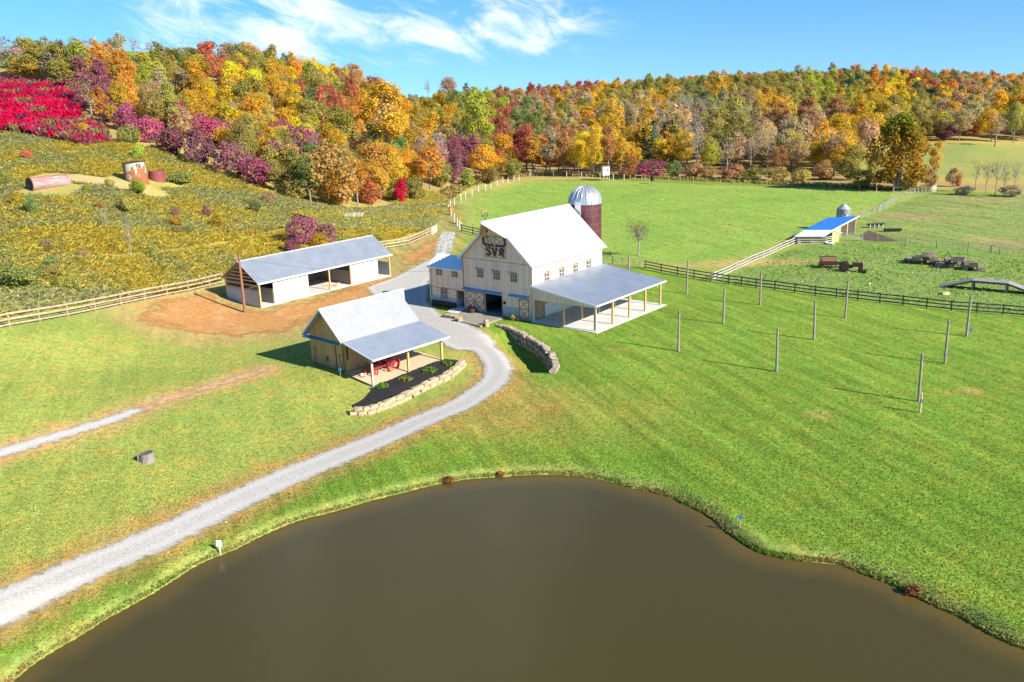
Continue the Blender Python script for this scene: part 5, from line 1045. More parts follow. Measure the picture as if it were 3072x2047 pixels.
rl = [at_z(x, y, z) for x, y, z in ((2815,868,0.02),(2916,841.5,1.3),(3024,850.5,1.3),(3100,890,0.3))]
ra_ = math.atan2((rl[2]-rl[1])[1], (rl[2]-rl[1])[0]); dw = 1.9; ro = rl[1].copy(); ro[2] = 0
e = empty('goat_ramp', tuple(ro), ra_, 'grey plank ramp bridge on posts standing in the pen grass', 'ramp'); dl = math.hypot(*(rl[2]-rl[1])[:2]); ll = math.hypot(*(rl[1]-rl[0])[:2])
def slab(mb, a, b, th=.1): mb.add([(a[0],0,a[1]),(b[0],0,b[1]),(b[0],dw,b[1]),(a[0],dw,a[1]),(a[0],0,a[1]-th),(b[0],0,b[1]-th),(b[0],dw,b[1]-th),(a[0],dw,a[1]-th)],[(0,1,2,3),(7,6,5,4),(0,4,5,1),(1,5,6,2),(2,6,7,3),(3,7,4,0)]); return mb
slab(MB(), (0,1.3), (dl,1.3)).build('deck', M['deckwood'], e); slab(MB(), (-ll,.06), (-.005,1.29)).build('ramp_plank', M['deckwood'], e); slab(MB(), (dl+.005,1.29), (dl+ll,.06)).build('ramp_plank', M['deckwood'], e)
m = MB()
for y in (.04, dw-.04): m.beam((0,y,1.12),(dl,y,1.12),.08,.18); m.beam((-ll+.3,y,-.02),(0,y,1.11),.07,.16); m.beam((dl+ll-.3,y,-.02),(dl,y,1.11),.07,.16)
m.build('joist', M['fence_dark'], e)
for x in (.12, dl-.12):
    for y in (.12, dw-.12): MB().box(x-.13,y-.1,-.4,x+.13,y+.1,1.2).build('leg', M['greywood'], e)
rockthing('field_stone', 2834, 884, (1.1,.6,.4), .3, 'flat pale field stone in the grass left of the plank ramp', 'stone', 'stone', seed=61, sink=.05)
def hen(px, py, s, color, rz, label):
    p = G(px, py); e = empty('hen', tuple(p), rz, label, 'hen'); me = bpy.data.meshes.new('hen_body'); bm = bmesh.new()
    P = [(-.24,0,.34),(-.12,0,.27),(.02,0,.25),(.13,0,.30),(.19,0,.42),(.22,0,.50),(.28,0,.50)]; R = [.05,.11,.13,.10,.05,.055,.015]; n = 10; rg = []
    for (x, y, z), r in zip(P, R): rg.append([bm.verts.new((x*s, r*s*math.cos(2*math.pi*i/n), (z+r*math.sin(2*math.pi*i/n)*1.05)*s)) for i in range(n)])
    for a, b in zip(rg[:-1], rg[1:]):
        for i in range(n): bm.faces.new((a[i], a[(i+1)%n], b[(i+1)%n], b[i]))
    bm.faces.new(rg[0]); bm.faces.new(rg[-1])
    for sd_ in (.05,-.05):
        q = [bm.verts.new((.02*s+dx*s, sd_*s+dy*s, z*s)) for z in (.2,0) for dx, dy in ((-.012,-.012),(.012,-.012),(.012,.012),(-.012,.012))]
        for i in range(4): bm.faces.new((q[i], q[(i+1)%4], q[4+(i+1)%4], q[4+i]))
    q = [bm.verts.new(v) for v in ((-.2*s,0,.3*s),(-.40*s,-.05*s,.52*s),(-.36*s,0,.56*s),(-.40*s,.05*s,.52*s))]; bm.faces.new((q[0],q[1],q[2])); bm.faces.new((q[0],q[2],q[3]))
    bmesh.ops.recalc_face_normals(bm, faces=bm.faces); bm.to_mesh(me); bm.free(); me.materials.append(color)
    for f_ in me.polygons: f_.use_smooth = True
    link('hen_body', me, e); c = MB(); c.add([(.20*s,0,.54*s),(.26*s,0,.55*s),(.25*s,.0,.62*s),(.19*s,.01,.60*s)],[(0,1,2,3)]); c.build('comb', M['redpaint'], e)
hen(2608, 858, 1.0, generic('tan_feathers', (.50,.38,.22), (.62,.50,.33), 12), rad(30), 'tan hen standing in the pen grass casting a small shadow')
hen(2540, 884, 1.1, generic('chestnut_feathers', (.18,.06,.03), (.30,.12,.06), 12), rad(170), 'chestnut hen behind the dark fence rail and lawn pole')
# hunting blind and feeder
p = G(1816, 541); e = empty('hunting_blind', tuple(p), rad(12), 'white raised hunting blind on stilts at the wood edge', 'hunting blind')
MB().box(-1.05,-.9,1.5,1.05,.9,4.1).build('cabin', M['white'], e); MB().box(-1.2,-1.05,4.1,1.2,1.05,4.25).build('roof', M['rustorange'], e)
for x in (-.95,.95):
    for y in (-.8,.8): MB().box(x-.08,y-.08,-.4,x+.08,y+.08,1.5).build('leg', M['fence_wood'], e)
m = MB(); m.beam((-.95,-.9,1.45),(.95,-.9,.2),.08,.14); m.build('brace', M['fence_wood'], e); m = MB(); m.box(-.65,-.93,2.9,-.3,-.89,3.2); m.box(.2,-.93,2.8,.75,-.89,3.3); m.box(-1.09,-.2,2.9,-1.04,.2,3.25); m.build('window', M['dark'], e)
p = G(1957, 551); e = empty('deer_feeder', tuple(p), 0, 'black barrel feeder on short legs in the far green field', 'feeder'); MB().lathe([(.25,.7),(.55,1.0),(.6,2.0),(.62,2.15),(.05,2.3)], 16).build('hopper', M['black'], e, smooth=True)
for i in range(3): a = i*2.1; MB().tube((.3*math.cos(a),.3*math.sin(a),1.0),(.6*math.cos(a),.6*math.sin(a),-.2),.04,.04,6).build('leg', M['iron'], e)
# old tanks on the hillside
p = G(412, 545); e = empty('upright_tank', tuple(p), 0, 'upright rust-streaked pale green tank on the hillside', 'tank'); e.rotation_euler = (0, rad(-4), 0); R0_ = 29.5*np.linalg.norm(p-np.array([0,0,CAMH]))/FPX; Hh = 3.5
MB().lathe([(R0_,-.8),(R0_,Hh),(R0_*.98,Hh+.1),(.05,Hh+.3)], 32).build('tank_body', M['tank'], e, smooth=True); m = MB(); m.lathe([(R0_*.99,Hh+.02),(R0_*1.02,Hh+.02),(R0_*1.02,Hh+.16),(.1,Hh+.36)], 32); m.build('lid', M['rust'], e)
m = MB(); d = Vector((-p[0],-p[1],0)).normalized(); s_ = Vector((-d.y,d.x,0)); ap = (d*.93+s_*(.36 if s_.x > 0 else -.36)).normalized()*R0_*1.01; sd = Vector((-ap.y,ap.x,0)).normalized()
for a, b in (((-.3,2.7),(.3,2.7)),((-.3,3.25),(.3,3.25)),((-.3,2.7),(-.3,3.25)),((.3,2.7),(.3,3.25)),((0,2.7),(0,3.25))): m.beam(ap+sd*a[0]+Vector((0,0,a[1])), ap+sd*b[0]+Vector((0,0,b[1])), .09, .09)
m.build('hatch_frame', M['black'], e)
p = G(472, 541); e = empty('short_tank', tuple(p), 0, 'short dull red round tank right of the rust-streaked one', 'tank'); R0_ = 21.5*np.linalg.norm(p-np.array([0,0,CAMH]))/FPX
MB().lathe([(R0_,-.8),(R0_,1.85),(R0_*.95,1.85),(R0_*.95,1.65),(.05,1.6)], 30).build('tank_body', M['tankred'], e, smooth=True)
pa_, pb_ = G(92, 572), G(208, 566); d = Vector(pb_-pa_); d.z = 0; LT = d.length*1.12; d = Vector((d.x*.86-d.y*.5, d.x*.5+d.y*.86, 0)); R0_ = 18*np.linalg.norm(pa_-np.array([0,0,CAMH]))/FPX
e = empty('lying_tank', tuple(pa_), math.atan2(d.y, d.x), 'faded reddish tank lying on its side with open dark end', 'tank')
m = MB(); n = 28; vs = []
for x, r in ((0,R0_),(LT,R0_),(LT,.02),(.0,R0_*.93),(LT-.1,R0_*.93)): vs += [(x, r*math.cos(2*math.pi*i/n), R0_*.85+r*math.sin(2*math.pi*i/n)) for i in range(n)]
fs = []
for a, b in ((0,1),(1,2),(0,3),(3,4)): fs += [(a*n+i, a*n+(i+1)%n, b*n+(i+1)%n, b*n+i) for i in range(n)]
m.add(vs, fs); m.build('tank_body', M['tanklying'], e, smooth=True); m = MB(); m.lathe([(R0_*.92,0),(R0_*1.03,0),(R0_*1.03,.15),(R0_*.92,.15)], 28, cap=False); m.v = [(z-.08, x, R0_*.85+y) for x, y, z in m.v]; m.build('rim', M['rustorange'], e)
m = MB(); vs = [(LT*.62+a, -R0_*1.01*math.cos(t), R0_*.85+R0_*1.01*math.sin(t)) for t in (rad(18),rad(50)) for a in (-.45,.45)]; m.add([vs[0],vs[1],vs[3],vs[2]],[(0,1,2,3)]); m.build('paint_patch', M['white'], e)
p = G(893, 662); e = empty('rusty_hopper', tuple(p), rad(-28), 'rusty red grain hopper with long arm in the weeds above the stable', 'farm machine')
m = MB(); m.add([(-.6,-.5,1.3),(.6,-.5,1.3),(.6,.5,1.3),(-.6,.5,1.3),(-.3,-.25,.4),(.3,-.25,.4),(.3,.25,.4),(-.3,.25,.4)],[(0,1,2,3),(0,4,5,1),(1,5,6,2),(2,6,7,3),(3,7,4,0),(7,6,5,4)]); m.build('hopper', M['rustorange'], e); MB().beam((.2,0,1.1),(4.6,0,.2),.3,.3).build('auger_arm', M['rust'], e)
for s in (-.4,.4): MB().beam((0,s,-.3),(0,s*.5,.6),.1,.1).build('leg', M['rust'], e)
p = G(1062, 662); e = empty('fallen_gate', tuple(p), rad(-12), 'pale metal gate panel lying tilted in the weeds', 'gate'); m = MB()
for i in range(5): m.tube((-1.8,-.3+i*.3,.9+i*.12),(1.8,-.3+i*.3,.9+i*.12),.035,.035,6)
for x in (-1.8,0,1.8): m.tube((x,-.3,.9),(x,.9,1.38),.035,.035,6)
m.build('gate_frame', M['white'], e); 
for x in (-1.7,1.7): MB().beam((x,.3,-.4),(x,.3,1.12),.09,.09).build('leg', M['greywood'], e)
# ------------------------------------------------------------------ vegetation
PAL = dict(gold=(.64,.41,.050), olive=(.42,.35,.085), yellow=(.78,.58,.045), orange=(.68,.34,.065), rust=(.46,.24,.10), red=(.54,.17,.095), crimson=(.56,.02,.06), purple=(.36,.14,.16),
 green=(.25,.30,.09), dkgreen=(.085,.15,.085), tan=(.52,.37,.19), bare=(.44,.34,.23), magenta=(.50,.12,.19), lime=(.48,.48,.07))
ANCH = """0,170,bare 130,165,olive 80,200,gold 180,195,olive 250,150,bare 340,130,tan 400,125,bare 510,165,olive 560,165,green 620,140,bare 700,150,tan 760,155,olive 830,160,olive 915,185,yellow 1010,200,yellow 1060,212,rust
330,165,orange 460,205,lime 590,195,gold 650,180,red 700,205,yellow 880,212,orange 950,235,olive 400,255,orange 270,235,purple 490,240,tan 550,235,gold 730,245,olive 820,275,gold 900,260,green 980,290,red 1050,325,orange 620,300,gold 480,300,olive 700,310,tan 760,295,orange 660,250,yellow 790,230,gold
30,230,gold 120,225,gold 200,240,olive 60,260,purple 250,280,purple 300,300,orange 350,270,gold
860,300,gold 1160,265,gold 1150,310,gold 1350,255,rust 1440,290,lime 1400,280,green 1470,330,lime 1510,345,red 1580,345,green 1530,300,rust 1600,310,tan 1250,300,olive 1240,340,gold 1320,330,gold 1400,360,olive 1300,390,bare 1060,420,olive 1110,405,green 870,400,olive 950,410,green 1120,510,orange 1250,480,gold 1300,560,olive 1400,450,purple 1440,515,yellow 1340,500,olive 1500,480,gold 1580,420,red 1600,500,olive 1650,470,orange 1690,460,rust 1750,450,yellow 1480,420,olive 1550,480,tan 1620,400,green 1190,420,gold 1000,380,gold 1220,245,tan 1290,250,olive 960,340,olive 1080,370,tan
450,340,olive 560,310,gold 640,350,gold 740,330,tan 800,340,gold 900,345,yellow 830,380,gold 720,380,olive 500,320,tan
1790,380,gold 1800,300,gold 1840,290,olive 1750,265,red 1680,270,orange 1620,270,red 1700,300,tan 1890,320,tan 1860,430,gold 1770,450,yellow 2040,310,bare 2110,330,bare 2160,265,gold 2000,235,gold 2050,275,olive 2160,225,orange 2100,220,olive 2270,218,red 2350,225,olive 2060,440,gold 2100,430,bare 2300,470,tan 2500,440,gold 2100,500,rust 2250,480,tan 2400,380,tan 2600,205,green 2550,215,dkgreen 2560,200,green 2700,245,yellow 2450,260,lime 2400,280,olive 2550,270,olive 2620,300,gold 2700,300,gold 2800,285,dkgreen 2750,220,red 2870,235,green 2950,245,orange 3000,220,green 3060,225,green 3050,300,olive 2840,330,gold 2920,300,rust 2960,330,gold 2940,375,orange 3020,380,olive 3060,400,olive 2680,215,green 2640,240,orange 2820,260,orange 2900,270,tan 1950,260,olive 1920,230,tan 1860,245,gold 2220,250,olive 2300,250,olive 2480,210,rust 2420,215,tan 2350,280,olive 2250,300,tan 2330,310,gold 1980,310,gold 1880,360,tan 1940,350,bare 2180,310,olive 2120,280,green 2050,390,tan 2150,420,olive 2380,470,gold 2440,480,olive 2560,480,tan 2250,430,tan 1700,380,tan 1720,340,gold 1620,350,olive 1660,420,rust 1560,260,orange 1500,265,rust 1640,310,bare 1450,262,rust 1770,330,olive 1830,340,tan 2750,270,orange 2990,290,tan 3030,250,orange 2780,330,olive 2880,360,tan 3000,340,gold"""
AN = [(float(a), float(b), c) for a, b, c in (s.split(',') for s in ANCH.split())]
AXY = np.array([(a, b*1.7) for a, b, _ in AN]); ACN = [c for *_, c in AN]
def color_at(px, py, r):
    d = ((AXY-np.array([px+r.normal()*26, (py+r.normal()*16)*1.7]))**2).sum(1); return ACN[int(np.argmin(d))]
# tree prototypes: trunk with limbs, crown of leaf clumps
def proto(kind, seed, quality=1.0):
    r = np.random.default_rng(seed); t = MB(); B = []
    if kind == 'round': H, R, base, nb = 12, 4.3, .22, 20
    elif kind == 'oval': H, R, base, nb = 15, 3.5, .2, 20
    elif kind == 'wide': H, R, base, nb = 11, 5.2, .18, 24
    elif kind == 'bare': H, R, base, nb = 13, 3.6, .3, 16
    elif kind == 'bush': H, R, base, nb = 5, 3.2, .0, 14
    elif kind == 'pine': H, R, base, nb = 15, 3.0, .08, 0
    trunk_top = H*.62 if kind != 'bush' else H*.4; lean = r.normal(size=2)*.25
    if kind != 'bush': t.tube((0,0,-1.0), (lean[0],lean[1],trunk_top), H*.019, H*.008, 7)
    C = []; NR = []; SZ = []
    if kind == 'pine':
        t.tube((lean[0],lean[1],trunk_top), (lean[0]*1.2,lean[1]*1.2,H*.97), H*.008, .03, 6)
        for lv in np.linspace(base, .97, 15):
            rr = R*(1-lv)**.75*r.uniform(.8,1.15)+.25; m = max(5, int(12*(1-lv)))
            for k in range(m):
                a = r.uniform(0, 2*np.pi)
                for q in np.linspace(.25, 1, max(2, int(4*quality))):
                    C.append((rr*q*np.cos(a)+lean[0]*lv, rr*q*np.sin(a)+lean[1]*lv, H*lv-rr*q*.32+r.normal()*.12)); NR.append((np.cos(a)*.5, np.sin(a)*.5, .9)); SZ.append(.75)
    else:
        for i in range(nb):
            th_ = r.uniform(0, 2*np.pi); hh = r.uniform(0, 1)**.9; z = H*(base+.14+(1-base-.24)*hh); prof = np.sin(np.pi*min(max((hh*.86+.12), 0), 1))**.55
            rad_ = R*prof*r.uniform(.35, .84); c = np.array([rad_*np.cos(th_)+lean[0], rad_*np.sin(th_)+lean[1], z]); br = R*r.uniform(.24, .42)*(.75 if kind == 'bare' else 1)
            B.append((c, br)); st = np.array([lean[0]*.6, lean[1]*.6, max(z-R*.75, trunk_top*.3 if kind != 'bush' else 0)]) if kind != 'bush' else np.array([0, 0, -.4])
            md = (st+c)/2+np.array([0,0,-.1*R]); t.tube(st, md, H*.0065, H*.0042, 5, False); t.tube(md, c, H*.0042, H*.0018, 4, False)
            if kind == 'bare':
                for k in range(7):
                    e2 = c+r.normal(size=3)*R*.34+np.array([0,0,.5]); t.tube(md*.4+c*.6, e2, H*.0024, .012, 3, False)
            n = int((150 if kind not in ('bare','bush') else (16 if kind == 'bare' else 120))*quality*(br/(R*.33))**1.6)+3
            d = r.normal(size=(n, 3)); d /= np.linalg.norm(d, axis=1)[:, None]; k = r.uniform(.25, 1, n)**.45
            C += list(c+d*k[:, None]*br*np.array([1,1,.82])); NR += list(d*.55+(c-np.array([0,0,H*.45]))/R*.25+np.array([0,0,.75])); SZ += list(np.full(n, (.30 if kind != 'bush' else .30)*r.uniform(.85,1.2)))
    if kind in ('round','oval','wide','bush'):
        n = int(620*quality); d = r.normal(size=(n, 3)); d /= np.linalg.norm(d, axis=1)[:, None]; k = r.uniform(.3, 1, n)[:, None]**.4; cz_ = H*(base+.53*(1-base)); q_ = d*k*np.array([R*.86, R*.86, H*(1-base)*.45])+np.array([lean[0], lean[1], cz_])
        C += list(q_); NR += list(d*.6+np.array([0,0,.4])); SZ += list(np.full(n, 0.32 if kind != 'bush' else .26))
    C = np.array(C); NR = np.array(NR)+1e-6; NR /= np.linalg.norm(NR, axis=1)[:, None]; SZ = np.array(SZ)
    C[:, 2] = np.maximum(C[:, 2], .15)
    V, F, v = cards(C, NR, SZ/quality**.45, r, .65)
    bl = np.repeat(np.clip(.5+.5*np.sin(C @ np.array([1.3,.9,1.7])+seed), 0, 1), 4); v = np.clip(.6*v+.4*bl, 0, 1)
    return dict(H=H, R=R, V=V, F=F, v=v, trunk=t)
KN = {'round': 6, 'oval': 5, 'wide': 4, 'bare': 4, 'bush': 5, 'pine': 2}
PRO = {k: [proto(k, 100*i+len(k), 1.0) for i in range(n)] for k, n in KN.items()}
for k, L in PRO.items():
    for p_ in L:
        p_['crown_me'] = np_mesh('crown', p_['V'], p_['F'], M['leaf'], {'v': ('FLOAT', 'POINT', p_['v'])})
        tmp = p_['trunk'].build('trunk', M['barkpale'] if k == 'bare' else M['bark']); p_['trunk_me'] = tmp.data; bpy.data.objects.remove(tmp)
LOW = {k: [proto(k, 7+31*i+len(k), .38) for i in range(3)] for k in KN}
CNAME = dict(gold='golden', olive='olive', yellow='bright yellow', orange='orange', rust='russet', red='red', crimson='crimson', purple='purple', green='green', dkgreen='dark green', tan='tan', bare='half-bare grey', magenta='pinkish purple', lime='lime yellow')
TREES = []           # dicts: x y z kind s (scale) col
def add_tree(px, py, w_px, h_px, col, kind, hero=True, Y=None, label=None, group=None, nm=None, squash=None):
    g = G(px, py) if Y is None else at_y(px, py, Y); g[2] = hz(g[0], g[1]) if Y is None else g[2]
    dv = g-np.array([0,0,CAMH]); mpp = np.linalg.norm(dv)/FPX*((dv @ _f)/np.linalg.norm(dv))**2; p0 = PRO[kind][0]; sx_ = w_px*mpp/2/p0['R']*1.02; sz_ = h_px*mpp/p0['H']/.97
    TREES.append(dict(p=g, kind=kind, sx=sx_, sz=sz_, col=col, hero=hero, label=label, group=group, nm=nm))
# named trees and shrubs that stand out, from their foot in the picture
for a in [(1165,505,150,265,'gold','oval'),(1440,470,105,205,'lime','oval'),(1345,330,62,100,'rust','round'),(1005,612,190,185,'olive','bush'),(1120,590,130,165,'orange','round'),(1290,575,120,135,'orange','round'),(1110,612,90,75,'red','bush'),(1205,608,55,70,'crimson','bush'),
 (1250,600,80,70,'olive','bush'),(1040,470,120,150,'olive','round'),(935,420,110,130,'olive','round'),(1325,560,80,80,'olive','bush'),(1370,545,60,90,'purple','bush'),(1450,545,110,110,'yellow','round'),(1515,520,80,120,'gold','round'),(1580,520,70,150,'red','oval'),(1540,538,60,60,'olive','bush'),
 (730,440,105,115,'yellow','round'),(700,300,85,85,'gold','round'),(500,330,85,85,'gold','round'),
 (1650,528,70,150,'tan','oval'),(1690,528,60,140,'rust','oval'),(1735,528,70,110,'yellow','round'),(1780,530,60,130,'gold','round'),(1824,525,62,155,'rust','oval'),(1862,530,60,120,'gold','oval'),(1890,534,60,70,'orange','round'),(1600,524,70,130,'gold','oval'),
 (2045,520,70,120,'gold','oval'),(2090,522,90,170,'bare','bare'),(2130,520,70,90,'lime','round'),(2207,500,125,165,'olive','round'),(2180,525,80,110,'tan','bare'),(2250,520,90,130,'tan','bare'),(2300,525,80,120,'gold','bare'),
 (2375,515,95,125,'yellow','round'),(2440,520,70,105,'yellow','oval'),(2340,525,60,90,'rust','round'),(2500,525,100,130,'tan','round'),(2560,530,80,110,'olive','round'),(2545,540,90,80,'olive','bush'),(2470,540,80,60,'rust','bush'),(2620,555,80,70,'olive','bush'),
 (2335,430,75,135,'rust','oval'),(2420,430,80,145,'rust','oval'),(2505,430,90,150,'rust','oval'),(2040,370,75,95,'bare','bare'),(2110,385,80,105,'bare','bare'),(1975,375,60,70,'bare','bare'),
 (2160,330,50,105,'gold','oval'),(1800,330,50,70,'gold','round'),(1845,420,70,130,'gold','oval'),(2785,562,55,60,'rust','bush'),(2800,555,50,150,'gold','oval'),
 (2840,420,90,60,'purple','bush'),(2900,405,120,70,'red','bush'),(2945,395,50,60,'orange','round'),(2860,560,60,60,'rust','bush'),(2985,440,90,110,'tan','bare'),(3040,430,80,140,'olive','round')]:
    add_tree(*a)
for i, (x, y, w, h) in enumerate(((1930,505,55,120),(1960,505,60,140),(1990,500,55,130),(2015,500,50,140),(1945,490,50,120),(2030,470,50,90))): add_tree(x, y, w, h, 'dkgreen', 'pine')
for x, y, w, h, c in ((2925,575,58,115,'yellow'),(2955,585,40,125,'bare'),(2985,588,45,130,'bare'),(3010,590,40,120,'bare'),(3040,592,40,130,'bare'),(2850,575,30,70,'bare')): add_tree(x, y, w, h, c, 'bare')
for x, y, w, h, c in ((1945,520,110,40,'green'),(1955,532,110,50,'purple'),(2020,532,60,50,'green'),(2080,535,80,50,'rust'),(2120,538,60,40,'rust'),(2200,542,90,50,'rust'),(2260,545,80,45,'olive'),(2330,548,80,50,'olive'),(2400,552,70,50,'olive'),(2580,566,80,60,'olive'),(2720,572,70,45,'olive'),(2895,585,70,30,'bare'),(3030,590,80,40,'bare'),(1880,536,60,35,'rust')): add_tree(x, y, w, h, c, 'bush')
# purple shrub belt at the foot of the left hill and single shrubs in the weeds
for x, y, w, h, c in ((385,395,95,90,'purple'),(330,370,90,70,'purple'),(445,430,105,85,'purple'),(440,365,100,80,'purple'),(520,465,110,90,'purple'),(540,400,100,100,'purple'),(600,500,120,115,'purple'),(610,430,110,90,'purple'),(660,430,90,80,'purple'),(575,345,90,70,'purple'),(505,385,80,60,'orange'),
 (700,535,130,110,'purple'),(770,560,120,90,'purple'),(845,545,120,130,'purple'),(900,500,110,130,'purple'),(850,450,110,90,'purple'),(800,470,90,80,'purple'),(930,470,90,90,'purple'),(700,420,90,60,'red'),(395,435,80,70,'olive'),(255,410,50,45,'gold'),(240,330,70,45,'purple'),
 *[(int(a), int(b), int(w), int(w*.7), ('olive','tan','olive','green','rust','gold')[int(k)]) for a, b, w, k in zip(np.random.default_rng(41).uniform(0, 900, 34), np.random.default_rng(42).uniform(600, 830, 34), np.random.default_rng(43).uniform(22, 62, 34), np.random.default_rng(44).uniform(0, 6, 34)) if not (560 < a and b > 640-(a-560)*.1 and b > 740) and b < 930-a*.22],
 (1015,600,60,60,'olive'),(1180,600,80,60,'lime'),(1220,550,60,60,'red'),(1160,560,70,60,'gold'),(890,600,80,70,'olive'),(960,560,80,80,'olive'),(1400,560,60,50,'olive'),(1475,552,60,50,'olive'),
 (415,478,45,48,'lime'),(262,575,36,26,'lime'),(418,585,60,55,'lime'),(100,640,70,60,'green'),(12,560,55,60,'olive'),(765,640,40,40,'green'),(540,548,110,35,'green'),(390,640,80,60,'olive'),(530,655,28,34,'purple'),(620,655,34,40,'purple'),(80,480,40,35,'red'),
 (912,735,110,95,'purple'),(880,760,60,50,'purple'),(985,730,80,60,'purple'),(960,745,60,45,'gold'),(60,860,160,75,'green'),(150,840,90,55,'olive'),(215,870,80,60,'olive'),(1355,645,20,28,'gold'),(1375,672,18,24,'gold'),(330,560,40,26,'olive')): add_tree(x, y, w, h, c, 'bush')
add_tree(318,690,36,80,'olive','bare'); add_tree(396,780,44,150,'olive','bare')
# skyline trees of the left hill
for x, y, w, h, c, k in ((245,195,85,95,'bare','bare'),(5,190,50,95,'bare','bare'),(345,180,65,75,'tan','round'),(405,185,45,85,'bare','bare'),(455,185,40,75,'bare','bare'),(612,190,26,75,'bare','bare'),(740,210,150,85,'gold','wide'),(680,200,80,75,'tan','round'),(140,210,110,85,'olive','wide'),(80,250,130,90,'gold','round'),(190,260,100,90,'olive','round'),(915,235,60,75,'yellow','oval'),(1010,255,45,70,'yellow','oval'),(1065,275,75,85,'orange','round'),(510,210,60,60,'olive','round'),(1285,285,34,60,'bare','bare')): add_tree(x, y, w, h, c, k)
for i_, t_ in enumerate(TREES):
    if t_['col'] == 'purple' and t_['kind'] == 'bush' and i_ % 5 in (1, 3) and to_px(t_['p'])[1] < 600: t_['col'] = 'magenta'
NH = len(TREES)
# the woods in between
r = np.random.default_rng(77); fill = []
hx_, hy_ = np.array([t['p'][0] for t in TREES]), np.array([t['p'][1] for t in TREES])
crim = [(-140,300),(-100,262),(-60,245),(0,240),(60,245),(140,265),(210,262),(235,300),(222,345),(300,395),(330,425),(250,432),(150,415),(80,395),(0,385),(-140,380)]
def scat(poly, step, jit, kmap, smin, smax, excl=None):
    P = np.array([at_y(*q)[:2] if len(q) == 3 else q for q in poly]); x0, y0 = P.min(0); x1, y1 = P.max(0)
    X, Y = np.meshgrid(np.arange(x0, x1, step), np.arange(y0, y1, step)); X = X.ravel()+r.uniform(-jit, jit, X.size)*step; Y = Y.ravel()+r.uniform(-jit, jit, Y.size)*step
    k = sdist(X, Y, P) > 0; X, Y = X[k], Y[k]; Z = height(X, Y)
    for x, y, z in zip(X, Y, Z):
        if ((hx_-x)**2+(hy_-y)**2 < 6.0).any(): continue
        px, py = to_px((x, y, z+8))
        if px < -260 or px > 3330: continue
        gx_, gy_ = to_px((x, y, z))
        if inpoly(gx_, gy_, crim) or (2800 < gx_ < 3072 and 425 < gy_ < 600): continue
        col = color_at(px, py, r); u = r.uniform()
        kind = 'bare' if (col == 'bare' and u < .8) else ('bare' if u < .05 else ('oval' if u < .38 else ('wide' if u < .55 else 'round')))
        if col == 'dkgreen' and u < .3: kind = 'round'
        s = r.uniform(smin, smax); fill.append(dict(p=np.array([x, y, z]), kind=kind, sx=s*r.uniform(.88,1.1), sz=s*r.uniform(.85,1.12), col=col, hero=False, label=None, group=None, nm=None))
def inpoly(x, y, P):
    c = False; n = len(P)
    for i in range(n):
        (xa, ya), (xb, yb) = P[i], P[(i+1) % n]
        if (ya > y) != (yb > y) and x < (xb-xa)*(y-ya)/(yb-ya)+xa: c = not c
    return c
scat([(-330,300,215),(0,330,225),(250,330,228),(330,400,205),(600,420,215),(760,520,198),(900,600,182),(1040,615,190),(1160,600,208),(1260,565,232),(1360,545,258),(1480,530,285),(1560,524,300),(1560,440,400),(1500,350,500),(1380,290,560),(1240,270,420),(1000,250,372),(700,210,335),(350,195,315),(0,190,300),(-330,190,300)], 5.2, .45, None, .48, .86)
scat([(-330,240,240),(0,242,255),(230,300,250),(250,260,262),(240,205,300),(-330,190,300)], 5.6, .42, None, .62, .95)
scat([(1560,528,290),(1900,525,290),(2150,540,278),(2500,555,255),(2640,565,243),(2640,470,300),(2800,430,305),(3072,430,315),(3400,470,300),(3400,330,520),(2800,350,520),(2000,360,480),(1560,400,440)], 6.4, .45, None, .62, 1.08)
scat([(1400,310,520),(1560,400,440),(2000,360,480),(2800,350,520),(3400,330,520),(3400,240,880),(2600,255,720),(2200,262,760),(1700,282,800),(1400,300,760),(1250,300,600)], 8.8, .45, None, .70, 1.15)
def appsize(t): return t['sx']*PRO[t['kind']][0]['R']/np.linalg.norm(t['p']-np.array([0,0,CAMH]))
fill.sort(key=lambda t: -appsize(t))
n_b = sum(t['kind'] == 'bush' for t in TREES); n_ind = 300-(NH-n_b)-1
TREES += fill[:n_ind]; rest = fill[n_ind:]
# labels: look first, then where it stands
def where(px, py):
    row = 'on skyline' if py < 175+max(0, (px-600)*.06)*(px < 1400) else ('at hill foot' if py > 430 else ('high on slope' if py < 300 else 'midway up slope'))
    for x, a in ((230,'by left picture edge'),(520,'above rust-streaked tank'),(820,'above stable roof'),(1080,'above stable far end'),(1330,'above white bar gate'),(1580,'above barn ridge front'),(1760,'above silo'),(1900,'above hunting blind'),(2080,'near dark pines'),(2330,'right of pines'),(2580,'above feed bin'),(2830,'near big sycamore')):
        if px < x: return row, a
    return row, 'above right pasture'
info = []
for t in TREES:
    p0 = PRO[t['kind']][0]; px, py = to_px(t['p']+np.array([0,0,p0['H']*t['sz']*.6])); row, a = where(px, py); ap = appsize(t)*FPX
    size = 'small' if ap < 34 else ('large' if ap > 56 else 'middling'); kw = {'bush':'shrub','pine':'pine','bare':'thin tree'}.get(t['kind'], 'tree'); shp = {'oval':'upright','wide':'spreading','round':'rounded'}.get(t['kind'], '')
    t['pxy'] = (px, py); t['key'] = ' '.join(w for w in (size, CNAME[t['col']] if not (t['col'] == 'bare' and t['kind'] == 'bare') else 'half-bare grey', shp, kw, row, a) if w)
keys = {}
for t in TREES: keys.setdefault(t['key'], []).append(t)
ORD = ['first','second','third','fourth','fifth','sixth','seventh','eighth','ninth','tenth','eleventh','twelfth','thirteenth','fourteenth']
